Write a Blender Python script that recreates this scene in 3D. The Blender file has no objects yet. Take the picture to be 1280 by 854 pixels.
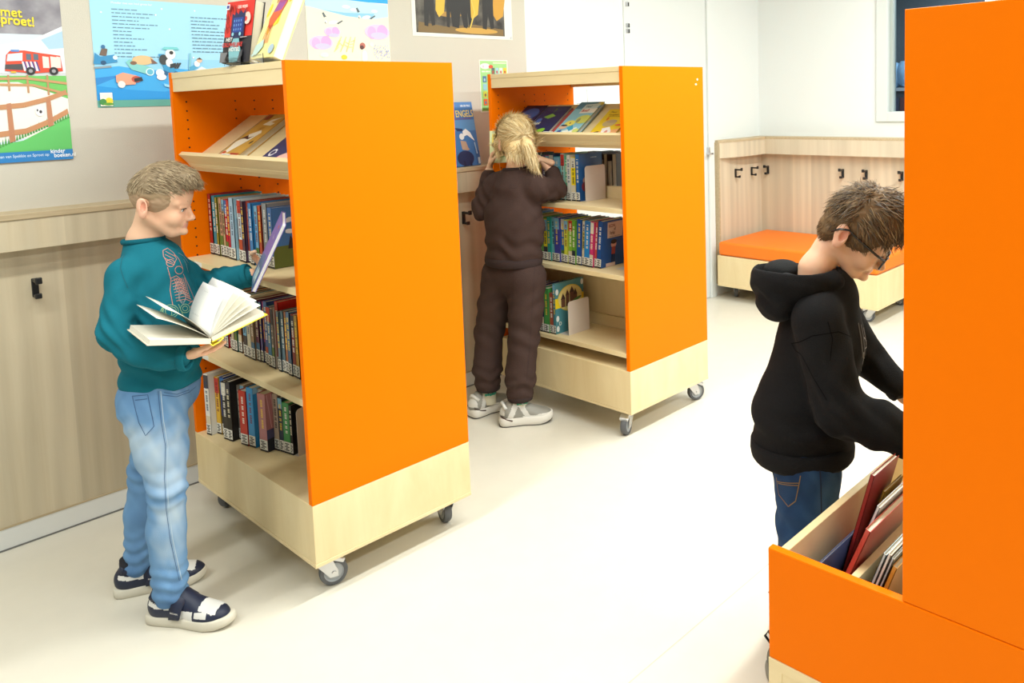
import bpy, bmesh, math, random
import numpy as np
from mathutils import Matrix, Vector, Euler, noise as mnoise
R_ = math.radians
SC = bpy.context.scene
COL = SC.collection
random.seed(7)

# ---------------------------------------------------------------- camera, world, lamps, exposure
cd = bpy.data.cameras.new('camera')
cam = bpy.data.objects.new('camera', cd); COL.objects.link(cam)
cd.sensor_fit = 'HORIZONTAL'; cd.sensor_width = 36.0
cd.lens = 36.0 * 1006.035 / 1280.0
cd.shift_x = (640.0 - 753.543) / 1280.0
cd.shift_y = (211.12 - 427.0) / 1280.0
cd.clip_start = 0.05; cd.clip_end = 60
yaw, pit, rol = 0.740934, 0.087056, 0.028437
fw = Vector((math.cos(pit)*math.cos(yaw), math.cos(pit)*math.sin(yaw), -math.sin(pit)))
rt = Vector((math.sin(yaw), -math.cos(yaw), 0)); dn = fw.cross(rt)
rt2 = math.cos(rol)*rt + math.sin(rol)*dn
dn2 = -math.sin(rol)*rt + math.cos(rol)*dn
cam.matrix_world = Matrix(((rt2.x, -dn2.x, -fw.x, 0), (rt2.y, -dn2.y, -fw.y, 0),
                           (rt2.z, -dn2.z, -fw.z, 1.45), (0, 0, 0, 1)))
SC.camera = cam

w = bpy.data.worlds.new('daylight'); SC.world = w; w.use_nodes = True
bg = w.node_tree.nodes['Background']
bg.inputs[0].default_value = (.97, 1.0, .94, 1); bg.inputs[1].default_value = 0.17

def area(name, loc, sx, sy, power, rot=(0, 0, 0), color=(.97, 1, .955)):
    l = bpy.data.lights.new(name, 'AREA'); l.shape = 'RECTANGLE'; l.size = sx; l.size_y = sy
    l.energy = power; l.color = color
    o = bpy.data.objects.new(name, l); COL.objects.link(o); o.location = loc; o.rotation_euler = rot
    return o
# rows of ceiling luminaires, parallel to the pin-board wall, and an added left fill
area('overhead_light', (3.1, 1.25, 2.74), 3.8, 0.16, 84)
area('overhead_light', (2.2, -0.9, 2.74), 4.2, 0.16, 116)
area('overhead_light', (-0.5, 1.9, 2.74), 2.4, 0.16, 40)  # unseen fill light added on the left to brighten the book sides
SC.view_settings.view_transform = 'Standard'; SC.view_settings.look = 'None'
SC.view_settings.exposure = 0.50; SC.view_settings.gamma = 1.0
SC.view_settings.use_curve_mapping = False
SC.cycles.use_denoising = True
SC.cycles.max_bounces = 8

# ---------------------------------------------------------------- materials
MATS = {}
def s2l(c): return tuple(((v/255.0)/12.92 if v/255.0 <= .04045 else ((v/255.0+.055)/1.055)**2.4) for v in c)
def hx(h): h = h.lstrip('#'); return s2l((int(h[0:2], 16), int(h[2:4], 16), int(h[4:6], 16)))
def pm(name, col, rough=.5, metal=0., spec=.5, bump=None, var=0.):
    """principled material; col = linear rgb or '#hex'; bump=(scale, strength); var = slight tone variation"""
    if name in MATS: return MATS[name]
    if isinstance(col, str): col = hx(col)
    m = bpy.data.materials.new(name); m.use_nodes = True
    nt = m.node_tree; b = nt.nodes['Principled BSDF']
    b.inputs['Base Color'].default_value = (*col, 1); b.inputs['Roughness'].default_value = rough
    b.inputs['Metallic'].default_value = metal; b.inputs['Specular IOR Level'].default_value = spec
    if bump or var:
        tc = nt.nodes.new('ShaderNodeTexCoord'); nz = nt.nodes.new('ShaderNodeTexNoise')
        nz.inputs['Scale'].default_value = bump[0] if bump else 12; nz.inputs['Detail'].default_value = 4
        nt.links.new(tc.outputs['Object'], nz.inputs['Vector'])
        if bump:
            bn = nt.nodes.new('ShaderNodeBump'); bn.inputs['Strength'].default_value = bump[1]; bn.inputs['Distance'].default_value = .004
            nt.links.new(nz.outputs['Fac'], bn.inputs['Height']); nt.links.new(bn.outputs['Normal'], b.inputs['Normal'])
        if var:
            mx = nt.nodes.new('ShaderNodeMix'); mx.data_type = 'RGBA'
            mx.inputs['A'].default_value = (*[v*(1-var) for v in col], 1); mx.inputs['B'].default_value = (*[min(1, v*(1+var)) for v in col], 1)
            nt.links.new(nz.outputs['Fac'], mx.inputs['Factor']); nt.links.new(mx.outputs['Result'], b.inputs['Base Color'])
    MATS[name] = m; return m
def paint(h, rough=.45):
    return pm('paint_' + h.lstrip('#') + ('' if rough == .45 else '_%d' % int(rough*100)), h, rough)
def wood(name, a, bcol, scale=(14, 14, 1.2), rough=.45, plank=0., axis='x', dark=None):
    """vertical grained board: stretched noise streaks, optional planks of differing tone along one axis"""
    if name in MATS: return MATS[name]
    m = bpy.data.materials.new(name); m.use_nodes = True
    nt = m.node_tree; N = nt.nodes; L = nt.links; b = N['Principled BSDF']; b.inputs['Roughness'].default_value = rough
    tc = N.new('ShaderNodeTexCoord'); mp = N.new('ShaderNodeMapping'); mp.inputs['Scale'].default_value = scale
    L.new(tc.outputs['Object'], mp.inputs['Vector'])
    nz = N.new('ShaderNodeTexNoise'); nz.inputs['Scale'].default_value = 2.2; nz.inputs['Detail'].default_value = 7; nz.inputs['Roughness'].default_value = .65
    nz.inputs['Distortion'].default_value = .6
    L.new(mp.outputs['Vector'], nz.inputs['Vector'])
    rp = N.new('ShaderNodeValToRGB'); L.new(nz.outputs['Fac'], rp.inputs['Fac'])
    rp.color_ramp.elements[0].position = .3; rp.color_ramp.elements[0].color = (*a, 1)
    rp.color_ramp.elements[1].position = .72; rp.color_ramp.elements[1].color = (*bcol, 1)
    out = rp.outputs['Color']
    if plank:
        sp = N.new('ShaderNodeSeparateXYZ'); L.new(tc.outputs['Object'], sp.inputs[0])
        d = N.new('ShaderNodeMath'); d.operation = 'MULTIPLY'; d.inputs[1].default_value = 1/plank; L.new(sp.outputs[0 if axis == 'x' else 1], d.inputs[0])
        wn = N.new('ShaderNodeTexWhiteNoise'); wn.noise_dimensions = '1D'
        fl = N.new('ShaderNodeMath'); fl.operation = 'FLOOR'; L.new(d.outputs[0], fl.inputs[0]); L.new(fl.outputs[0], wn.inputs['W'])
        wv = N.new('ShaderNodeTexWave'); wv.wave_type = 'BANDS'; wv.bands_direction = 'X' if axis == 'x' else 'Y'
        mp2 = N.new('ShaderNodeMapping'); mp2.inputs['Scale'].default_value = (4.2, 4.2, .45); L.new(tc.outputs['Object'], mp2.inputs['Vector'])
        wv.inputs['Scale'].default_value = 1.0; wv.inputs['Distortion'].default_value = 11; wv.inputs['Detail'].default_value = 2; wv.inputs['Detail Scale'].default_value = .6
        L.new(mp2.outputs['Vector'], wv.inputs['Vector'])
        mxw = N.new('ShaderNodeMix'); mxw.data_type = 'RGBA'; mxw.blend_type = 'MULTIPLY'; mxw.inputs['Factor'].default_value = .10
        L.new(out, mxw.inputs['A']); L.new(wv.outputs['Color'], mxw.inputs['B'])
        mx = N.new('ShaderNodeMix'); mx.data_type = 'RGBA'; mx.blend_type = 'MULTIPLY'; mx.inputs['Factor'].default_value = .14
        L.new(mxw.outputs['Result'], mx.inputs['A']); L.new(wn.outputs['Value'], mx.inputs['B'])
        out = mx.outputs['Result']
    L.new(out, b.inputs['Base Color'])
    MATS[name] = m; return m

BIRCH = wood('birch_board', (.765, .60, .325), (.85, .70, .42), (5, 5, 1.0), .42)
BIRCHX = wood('birch_board_lengthwise', (.765, .60, .325), (.85, .70, .42), (5, .8, 5), .42)
ASH = wood('ash_panel', (.60, .505, .345), (.69, .605, .445), (9, 9, .35), .5, .19, 'x')
ASHY = wood('ash_panel_nook', (.66, .57, .42), (.74, .66, .505), (9, 9, .35), .5, .15, 'y')
ASHX = wood('ash_edge', (.42, .33, .20), (.58, .47, .31), (2, 40, 40), .5)
ORANGE = pm('orange_laminate', (.90, .180, .0), .45, 0, .06, bump=(160, .03))
WHITE = pm('white_wall_paint', (.765, .80, .795), .6)
WHITED = pm('white_door_laminate', (.72, .755, .75), .35)
PIN = pm('grey_felt_pinboard', (.59, .565, .495), .9, bump=(350, .25))
STEEL = pm('zinc_steel', (.62, .63, .65), .32, .9)
TYRE = pm('grey_rubber_tyre', (.10, .105, .115), .55)
HUB = pm('grey_plastic_hub', (.42, .45, .48), .4)
BLACK = pm('black_plastic', (.012, .012, .013), .4)
DARK = pm('dark_hole', (.03, .008, .002), .9)
PAPER = pm('white_paper', (.80, .79, .74), .75)
PAGES = pm('book_page_edges', (.74, .70, .60), .8, bump=(600, .2))
BOOKEND = pm('beige_grey_metal', (.66, .60, .54), .4)

# ---------------------------------------------------------------- mesh builder and object tags
class MB:
    def __init__(s): s.v = []; s.f = []; s.mi = []; s.ms = []; s.M = Matrix.Identity(4)
    def m(s, mat):
        if mat not in s.ms: s.ms.append(mat)
        return s.ms.index(mat)
    def add(s, vs, fs, mat):
        o = len(s.v); k = s.m(mat)
        s.v += [tuple(s.M @ Vector(p)) for p in vs]
        for f in fs: s.f.append([i+o for i in f]); s.mi.append(k)
    def box(s, lo, hi, mat, rot=None, piv=None):
        x0, y0, z0 = lo; x1, y1, z1 = hi
        vs = [Vector(p) for p in ((x0,y0,z0),(x1,y0,z0),(x1,y1,z0),(x0,y1,z0),(x0,y0,z1),(x1,y0,z1),(x1,y1,z1),(x0,y1,z1))]
        if rot is not None:
            pv = Vector(piv) if piv is not None else (Vector(lo)+Vector(hi))/2
            vs = [rot @ (p-pv) + pv for p in vs]
        s.add(vs, [(0,3,2,1),(4,5,6,7),(0,1,5,4),(1,2,6,5),(2,3,7,6),(3,0,4,7)], mat)
    def prism(s, pts, dvec, mat):
        """pts: planar loop of 3d points, swept along dvec"""
        n = len(pts); d = Vector(dvec); p0 = [Vector(p) for p in pts]; p1 = [p+d for p in p0]
        s.add(p0+p1, [tuple(reversed(range(n))), tuple(range(n, 2*n))] + [(i, (i+1) % n, n+(i+1) % n, n+i) for i in range(n)], mat)
    def cyl(s, a, b, r, mat, n=20, r2=None, caps=True):
        a = Vector(a); b = Vector(b); ax = (b-a).normalized(); q = ax.orthogonal().normalized(); t = ax.cross(q)
        r2 = r if r2 is None else r2; vs = []
        for k in range(n):
            c, d = math.cos(2*math.pi*k/n), math.sin(2*math.pi*k/n); vs.append(a+(q*c+t*d)*r)
        for k in range(n):
            c, d = math.cos(2*math.pi*k/n), math.sin(2*math.pi*k/n); vs.append(b+(q*c+t*d)*r2)
        fs = [(i, (i+1) % n, n+(i+1) % n, n+i) for i in range(n)]
        if caps: fs += [tuple(reversed(range(n))), tuple(range(n, 2*n))]
        s.add(vs, fs, mat)
    def tube(s, pts, r, mat, n=8):
        pts = [Vector(p) for p in pts]; vs = []; fs = []
        rs = r if isinstance(r, (list, tuple)) else [r]*len(pts)
        q = None
        for i, p in enumerate(pts):
            d = (pts[min(i+1, len(pts)-1)] - pts[max(i-1, 0)]).normalized()
            q = d.orthogonal().normalized() if q is None else (q - d*q.dot(d)).normalized()
            t = d.cross(q)
            for k in range(n):
                c, e = math.cos(2*math.pi*k/n), math.sin(2*math.pi*k/n); vs.append(p+(q*c+t*e)*rs[i])
        for i in range(len(pts)-1):
            for k in range(n): fs.append((i*n+k, i*n+(k+1) % n, (i+1)*n+(k+1) % n, (i+1)*n+k))
        fs += [tuple(reversed(range(n))), tuple(range((len(pts)-1)*n, len(pts)*n))]
        s.add(vs, fs, mat)
    def lathe(s, c, axis, prof, mat, n=28):
        """prof: (r, h) list around axis through c"""
        c = Vector(c); ax = Vector(axis).normalized(); q = ax.orthogonal().normalized(); t = ax.cross(q); vs = []; fs = []
        for r, h in prof:
            for k in range(n): vs.append(c+ax*h+(q*math.cos(2*math.pi*k/n)+t*math.sin(2*math.pi*k/n))*r)
        for i in range(len(prof)-1):
            for k in range(n): fs.append((i*n+k, i*n+(k+1) % n, (i+1)*n+(k+1) % n, (i+1)*n+k))
        s.add(vs, fs, mat)
    # flat art in a local plane: self.P maps (u,v,layer) -> 3d
    def plane(s, o, ex, ey, step=.00012):
        s.po = Vector(o); s.pu = Vector(ex); s.pv = Vector(ey); s.pn = s.pu.cross(s.pv).normalized(); s.pl = 0; s.ps = step
    def poly(s, pts, mat):
        if isinstance(mat, str): mat = paint(mat)
        s.pl += 1
        s.add([s.po + s.pu*u + s.pv*v + s.pn*(s.pl*s.ps) for u, v in pts], [tuple(range(len(pts)))], mat)
    def rect(s, u0, v0, u1, v1, mat): s.poly([(u0, v0), (u1, v0), (u1, v1), (u0, v1)], mat)
    def ell(s, u, v, a, b, mat, rot=0, n=18):
        c, d = math.cos(rot), math.sin(rot)
        s.poly([(u+a*math.cos(2*math.pi*k/n)*c-b*math.sin(2*math.pi*k/n)*d, v+a*math.cos(2*math.pi*k/n)*d+b*math.sin(2*math.pi*k/n)*c) for k in range(n)], mat)
    def line(s, pts, wd, mat):
        if isinstance(mat, str): mat = paint(mat)
        s.pl += 1
        for (a, b), (c, d) in zip(pts, pts[1:]):
            L = math.hypot(c-a, d-b) or 1; nx, ny = -(d-b)/L*wd/2, (c-a)/L*wd/2
            s.add([s.po + s.pu*u + s.pv*v + s.pn*(s.pl*s.ps) for u, v in ((a-nx, b-ny), (c-nx, d-ny), (c+nx, d+ny), (a+nx, b+ny))], [(0, 1, 2, 3)], mat)
    def dashes(s, u0, u1, v, h, mat, seed=0, full=1.):
        """a line of small unreadable print"""
        rr = random.Random(seed); u = u0; end = u0+(u1-u0)*full
        while u < end-h:
            wlen = min(rr.uniform(1.2, 4.5)*h, end-u); s.rect(u, v, u+wlen, v+h, mat); s.pl -= 1; u += wlen+h*.7
        s.pl += 1
    def text(s, body, u, v, size, mat, rot=0., xs=1., align='LEFT', bold=0., shear=0.):
        if isinstance(mat, str): mat = paint(mat)
        s.pl += 2
        vs, fs = text_mesh(body, align)
        c, d = math.cos(rot), math.sin(rot); out = []
        offs = [(0, 0)] if not bold else [(0, 0), (bold, 0), (0, bold), (bold, bold)]
        for k, (bx, by) in enumerate(offs):
            out = []
            for x, y in vs:
                x2 = x*size*xs + y*size*shear + bx*size; y2 = y*size + by*size
                out.append(s.po + s.pu*(u + x2*c - y2*d) + s.pv*(v + x2*d + y2*c) + s.pn*((s.pl+k*.2)*s.ps))
            s.add(out, fs, mat)
    def build(s, name, parent=None, bevel=0., smooth=False, loc=None, auto=None):
        me = bpy.data.meshes.new(name); me.from_pydata(s.v, [], s.f)
        for mt in s.ms: me.materials.append(mt)
        me.polygons.foreach_set('material_index', s.mi)
        if smooth or auto: me.polygons.foreach_set('use_smooth', [True]*len(s.f))
        me.update()
        if auto: me.set_sharp_from_angle(angle=R_(auto))
        o = bpy.data.objects.new(name, me); COL.objects.link(o)
        if parent is not None: o.parent = parent
        if loc is not None: o.location = loc
        if bevel:
            bv = o.modifiers.new('bevel', 'BEVEL'); bv.width = bevel; bv.segments = 2; bv.limit_method = 'ANGLE'; bv.angle_limit = R_(50)
        return o
TXT = {}
def text_mesh(body, align='LEFT'):
    if (body, align) in TXT: return TXT[(body, align)]
    cu = bpy.data.curves.new('lettering', 'FONT'); cu.body = body; cu.size = 1; cu.resolution_u = 3
    o = bpy.data.objects.new('lettering', cu); COL.objects.link(o)
    dg = bpy.context.evaluated_depsgraph_get(); me = o.evaluated_get(dg).to_mesh()
    sh_ = max([v.co.x for v in me.vertices] or [0]) if align == 'RIGHT' else 0; r = ([(v.co.x-sh_, v.co.y) for v in me.vertices], [tuple(p.vertices) for p in me.polygons])
    o.evaluated_get(dg).to_mesh_clear(); bpy.data.objects.remove(o); bpy.data.curves.remove(cu)
    TXT[(body, align)] = r; return r
def tag(o, label=None, cat=None, group=None, kind=None):
    if label: o['label'] = label
    if cat: o['category'] = cat
    if group: o['group'] = group
    if kind: o['kind'] = kind
    return o
def thing(name, label, cat, loc=(0, 0, 0), rz=0., group=None):
    o = bpy.data.objects.new(name, None); COL.objects.link(o); o.empty_display_size = .05
    o.location = loc; o.rotation_euler = (0, 0, rz); return tag(o, label, cat, group)
def struct(o): o['kind'] = 'structure'; return o
def copy_tree(o, parent=None):
    c = o.copy(); COL.objects.link(c)
    if parent is not None: c.parent = parent
    for ch in o.children: copy_tree(ch, c)
    return c
# ---------------------------------------------------------------- the setting
WY = 3.239      # face of the panelling on the pin-board wall
def floor_mat():
    m = pm('cream_vinyl_floor', (.70, .665, .575), .36, var=.04); return m
b = MB(); b.box((-3, -4, -.05), (5.6, 3.35, 0), floor_mat()); struct(b.build('floor'))
b = MB(); b.box((-3, -4, 2.8), (5.6, 3.5, 2.9), WHITE); struct(b.build('ceiling'))
b = MB(); b.box((-3, 3.30, -.05), (5.6, 3.45, 2.8), WHITE); struct(b.build('wall_back'))
b = MB()
b.box((5.41, 2.36, -.05), (5.56, 3.45, 2.8), WHITE); b.box((5.41, -4, -.05), (5.56, 1.10, 2.8), WHITE)
b.box((5.41, 1.10, -.05), (5.56, 2.36, 1.237), WHITE); b.box((5.41, 1.10, 2.35), (5.56, 2.36, 2.8), WHITE)
struct(b.build('wall_right'))
b = MB(); b.box((-3, 3.288, 1.13), (3.0, 3.301, 2.8), PIN); tag(struct(b.build('pinboard')), None)
b = MB(); b.box((-3, WY, .079), (3.0, 3.3, 1.11), ASH); struct(b.build('wall_panelling'))
b = MB(); b.box((-3, WY-.001, .0), (3.0, 3.3, .074), pm('white_baseboard', (.76, .77, .75), .4)); b.box((-3, WY-.004, 0), (3.0, WY, .005), pm('grey_sealant', (.16, .16, .15), .7))
b.box((-3, WY-.003, .074), (3.0, 3.3, .08), ASHX)
struct(b.build('baseboard_back'))
# ledge with a front fascia under the pin-board
b = MB(); b.box((-3, 3.165, 1.110), (3.0, 3.30, 1.130), ASHX); struct(b.build('trim_ledge', bevel=.002))
b = MB(); b.box((-3, 3.170, 1.008), (3.0, WY+.01, 1.110), ASH); struct(b.build('trim_fascia', bevel=.0015))
# white door in the back wall: leaf, frame, hinges, latch plate
b = MB(); b.box((3.83, 3.290, .006), (4.70, 3.302, 2.35), WHITED); d = struct(b.build('door_1', bevel=.002))
b = MB(); b.box((4.703, 3.275, 0), (4.765, 3.30, 2.45), WHITE); b.box((4.765, 3.283, 0), (4.80, 3.30, 2.45), WHITE); b.build('door_frame', d, bevel=.002)
for z in (2.03, 1.90, 1.865):
    h = MB(); h.box((3.845, 3.283, z-.012), (3.862, 3.291, z+.012), STEEL); h.box((3.862, 3.286, z-.012), (3.878, 3.291, z+.012), BLACK); h.build('hinge', d)
h = MB(); h.box((4.690, 3.268, 1.035), (4.703, 3.29, 1.085), STEEL); h.box((4.66, 3.24, 1.037), (4.70, 3.262, 1.047), STEEL); h.box((4.685, 3.24, 1.035), (4.70, 3.29, 1.049), STEEL); h.build('latch', d, bevel=.001)
b = MB(); b.box((4.765, 3.286, 0), (5.41, 3.30, .08), WHITE); struct(b.build('baseboard_nook'))
b = MB(); b.box((3.0, 3.286, 0), (3.83, 3.30, .08), WHITE); struct(b.build('baseboard_beside_door'))
# coat nook panelling with ledge, meeting at the corner of the two walls
NK = wood('ash_panel_pale', (.66, .57, .42), (.74, .66, .505), (9, 9, .35), .5, .15, 'x')
b = MB(); b.box((4.785, 3.270, .09), (5.41, 3.30, 1.115), NK); struct(b.build('wall_panelling_nook_side'))
b = MB(); b.box((5.385, .4, .09), (5.41, 3.27, 1.115), ASHY); struct(b.build('wall_panelling_nook'))
b = MB()
arc = [(4.785, 3.262)] + [(4.785+.30*t, 3.262-.075*math.sin(min(1, t)*math.pi/2)) for t in (.1, .25, .45, .7, 1)] + [(5.30, 3.187)]
prof = arc + [(5.30, .4), (5.41, .4), (5.41, 3.30), (4.785, 3.30)]
b.prism([(x, y, 1.0) for x, y in prof], (0, 0, .112), NK); struct(b.build('trim_nook_fascia', auto=25))
b = MB(); pr = [(x-.003 if i > 6 else x, y-.004) for i, (x, y) in enumerate(arc)] + [(5.296, .4), (5.41, .4), (5.41, 3.30), (4.782, 3.30)]
b.prism([(x, y, 1.112) for x, y in pr], (0, 0, .018), ASHX); struct(b.build('trim_nook_ledge', auto=25))
b = MB(); b.box((4.775, 3.245, .09), (4.787, 3.30, 1.115), ASHX); struct(b.build('trim_nook_edge'))
# window in the right wall with the dim room behind it
PVC = pm('white_window_frame', (.66, .70, .69), .35)
b = MB()
for lo, hi in (((5.395, 2.282, 1.237), (5.5, 2.362, 2.35)), ((5.395, 1.10, 1.237), (5.5, 1.18, 2.35)), ((5.395, 1.18, 1.237), (5.5, 2.282, 1.305)), ((5.395, 1.18, 2.28), (5.5, 2.282, 2.35)), ((5.40, 1.60, 1.305), (5.5, 1.66, 2.28))):
    b.box(lo, hi, PVC)
b.box((5.43, 2.258, 1.305), (5.49, 2.282, 2.28), pm('window_seal_grey', (.40, .45, .43), .5))
wf = struct(b.build('window_1', bevel=.003))
gm = bpy.data.materials.new('window_glass'); gm.use_nodes = True; gb = gm.node_tree.nodes['Principled BSDF']
gb.inputs['Base Color'].default_value = (.62, .72, .78, 1); gb.inputs['Roughness'].default_value = .02; gb.inputs['Transmission Weight'].default_value = 1; gb.inputs['IOR'].default_value = 1.15
b = MB(); b.box((5.462, 1.18, 1.30), (5.468, 2.27, 2.29), gm); b.build('glass_pane', wf)
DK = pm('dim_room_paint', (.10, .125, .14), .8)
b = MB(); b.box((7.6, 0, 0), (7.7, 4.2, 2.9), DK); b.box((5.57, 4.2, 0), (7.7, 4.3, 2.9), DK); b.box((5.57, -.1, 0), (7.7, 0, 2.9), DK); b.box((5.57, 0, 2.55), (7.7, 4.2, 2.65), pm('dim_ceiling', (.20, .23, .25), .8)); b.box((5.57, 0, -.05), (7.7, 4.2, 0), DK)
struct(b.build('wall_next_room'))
area('next_room_fill', (6.6, 2.0, 2.5), 1.2, 1.2, 40, color=(.85, .93, 1))  # unseen light added to brighten the room behind the window
t = thing('storage_cabinet', 'dark grey cabinet with a pale top edge seen through the window', 'cabinet', (7.15, 3.0, 0.002))
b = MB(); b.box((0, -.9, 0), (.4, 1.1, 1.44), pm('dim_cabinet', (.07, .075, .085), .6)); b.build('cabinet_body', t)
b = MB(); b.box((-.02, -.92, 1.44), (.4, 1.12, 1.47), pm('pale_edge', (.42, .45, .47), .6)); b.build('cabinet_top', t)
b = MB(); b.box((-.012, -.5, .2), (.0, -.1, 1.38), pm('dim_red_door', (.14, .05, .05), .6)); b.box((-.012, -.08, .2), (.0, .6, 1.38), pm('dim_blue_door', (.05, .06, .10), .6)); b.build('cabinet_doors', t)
b = MB()
for k in range(9):
    a = k*.7; b.lathe((7.35, 2.6+.11*k, 1.4735), (0, 0, 1), [(.03, 0), (.09, .06+.01*(k % 3)), (.10, .16), (.05, .22+.02*(k % 2)), (.0, .24)], pm('blue_bundle', (.22, .38, .55), .7), 10)
tag(b.build('folded_fabric', smooth=True), 'pale blue folded fabric heap on the cabinet behind the window', 'fabric', kind='stuff')
# floor welds in the vinyl
b = MB()
def weld(p, q):
    p = Vector(p); q = Vector(q); d = (q-p).normalized(); n = Vector((-d.y, d.x, 0))*.0016
    b.add([p-n, q-n, q+n, p+n], [(0, 1, 2, 3)], pm('floor_weld', (.52, .49, .42), .5))
weld((0.2, 1.25, .0004), (5.3, 1.25, .0004))
struct(b.build('floor_weld_line'))

# ---------------------------------------------------------------- coat hooks (one proto, copies)
def hook_proto():
    t = thing('coat_hook', 'x', 'hook')
    b = MB(); b.box((-.010, -.006, -.032), (.010, .0, .032), BLACK); b.build('back_plate', t, bevel=.002)
    b = MB(); b.box((-.008, -.055, .020), (.008, -.004, .031), BLACK); b.box((-.010, -.060, .018), (.010, -.050, .040), BLACK); b.build('upper_arm', t, bevel=.003)
    b = MB(); b.box((-.008, -.035, -.032), (.008, -.004, -.022), BLACK); b.box((-.010, -.042, -.034), (.010, -.033, -.016), BLACK); b.build('lower_arm', t, bevel=.003)
    return t
hk = hook_proto()
spots = [((.676, WY-.001, .868), 0, 'black coat hook on the wood wall behind the boy in teal'),
         ((2.488, WY-.001, .872), 0, 'black coat hook on the wall beside the girl in brown'),
         ((5.02, 3.269, .875), 0, 'black coat hook nearest the white door frame in the coat nook'),
         ((5.24, 3.269, .871), 0, 'black coat hook second from the white door in the coat nook'),
         ((5.384, 3.21, .871), -90, 'black coat hook on the nook back wall right in the corner'),
         ((5.384, 2.60, .868), -90, 'black coat hook above the hair of the boy in black'),
         ((5.384, 2.425, .868), -90, 'black coat hook mostly hidden by the hair of the boy in black'),
         ((5.384, 2.172, .868), -90, 'black coat hook next to the edge of the tall orange panel')]
for i, (l, rz, lab) in enumerate(spots):
    o = hk if i == 0 else copy_tree(hk)
    o.location = l; o.rotation_euler = (0, 0, R_(rz)); tag(o, lab, 'hook', 'black coat hooks on the panelling')
# ---------------------------------------------------------------- casters
def caster(parent, x, y, ang, r=.042, brake=True):
    e = bpy.data.objects.new('caster', None); COL.objects.link(e); e.parent = parent; e.location = (x, y, 0); e.rotation_euler = (0, 0, ang); e.empty_display_size = .03
    off = .028
    b = MB(); b.lathe((off, 0, r), (0, 1, 0), [(r*.70, -.013), (r*.93, -.013), (r, -.008), (r, .008), (r*.93, .013), (r*.70, .013)], TYRE, 32); b.build('tyre', e, auto=40)
    b = MB(); b.lathe((off, 0, r), (0, 1, 0), [(.0, -.009), (r*.3, -.011), (r*.62, -.008), (r*.72, -.012), (r*.72, .012), (r*.62, .008), (r*.3, .011), (0, .009)], HUB, 28); b.build('hub', e, auto=40)
    b = MB()
    for s in (-1, 1):
        b.prism([(off-.012, s*.018, r-.012), (off+.012, s*.018, r-.012), (off+.012, s*.018, r+.006), (.02, s*.018, .098), (-.022, s*.018, .098), (-.02, s*.018, .075)], (0, -s*.003, 0), STEEL)
        b.cyl((off, s*.016, r), (off, s*.021, r), .007, STEEL, 12)
    b.box((-.024, -.018, .088), (.024, .018, .099), STEEL); b.cyl((0, 0, .09), (0, 0, .106), .02, STEEL, 20)
    b.build('fork', e, auto=40)
    if brake:
        b = MB(); b.box((off-.004, -.020, .074), (off+.034, .020, .090), BLACK if brake == 'black' else STEEL, Matrix.Rotation(R_(25), 3, 'Y')); b.build('brake_lever', e, bevel=.004)
    return e

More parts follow.
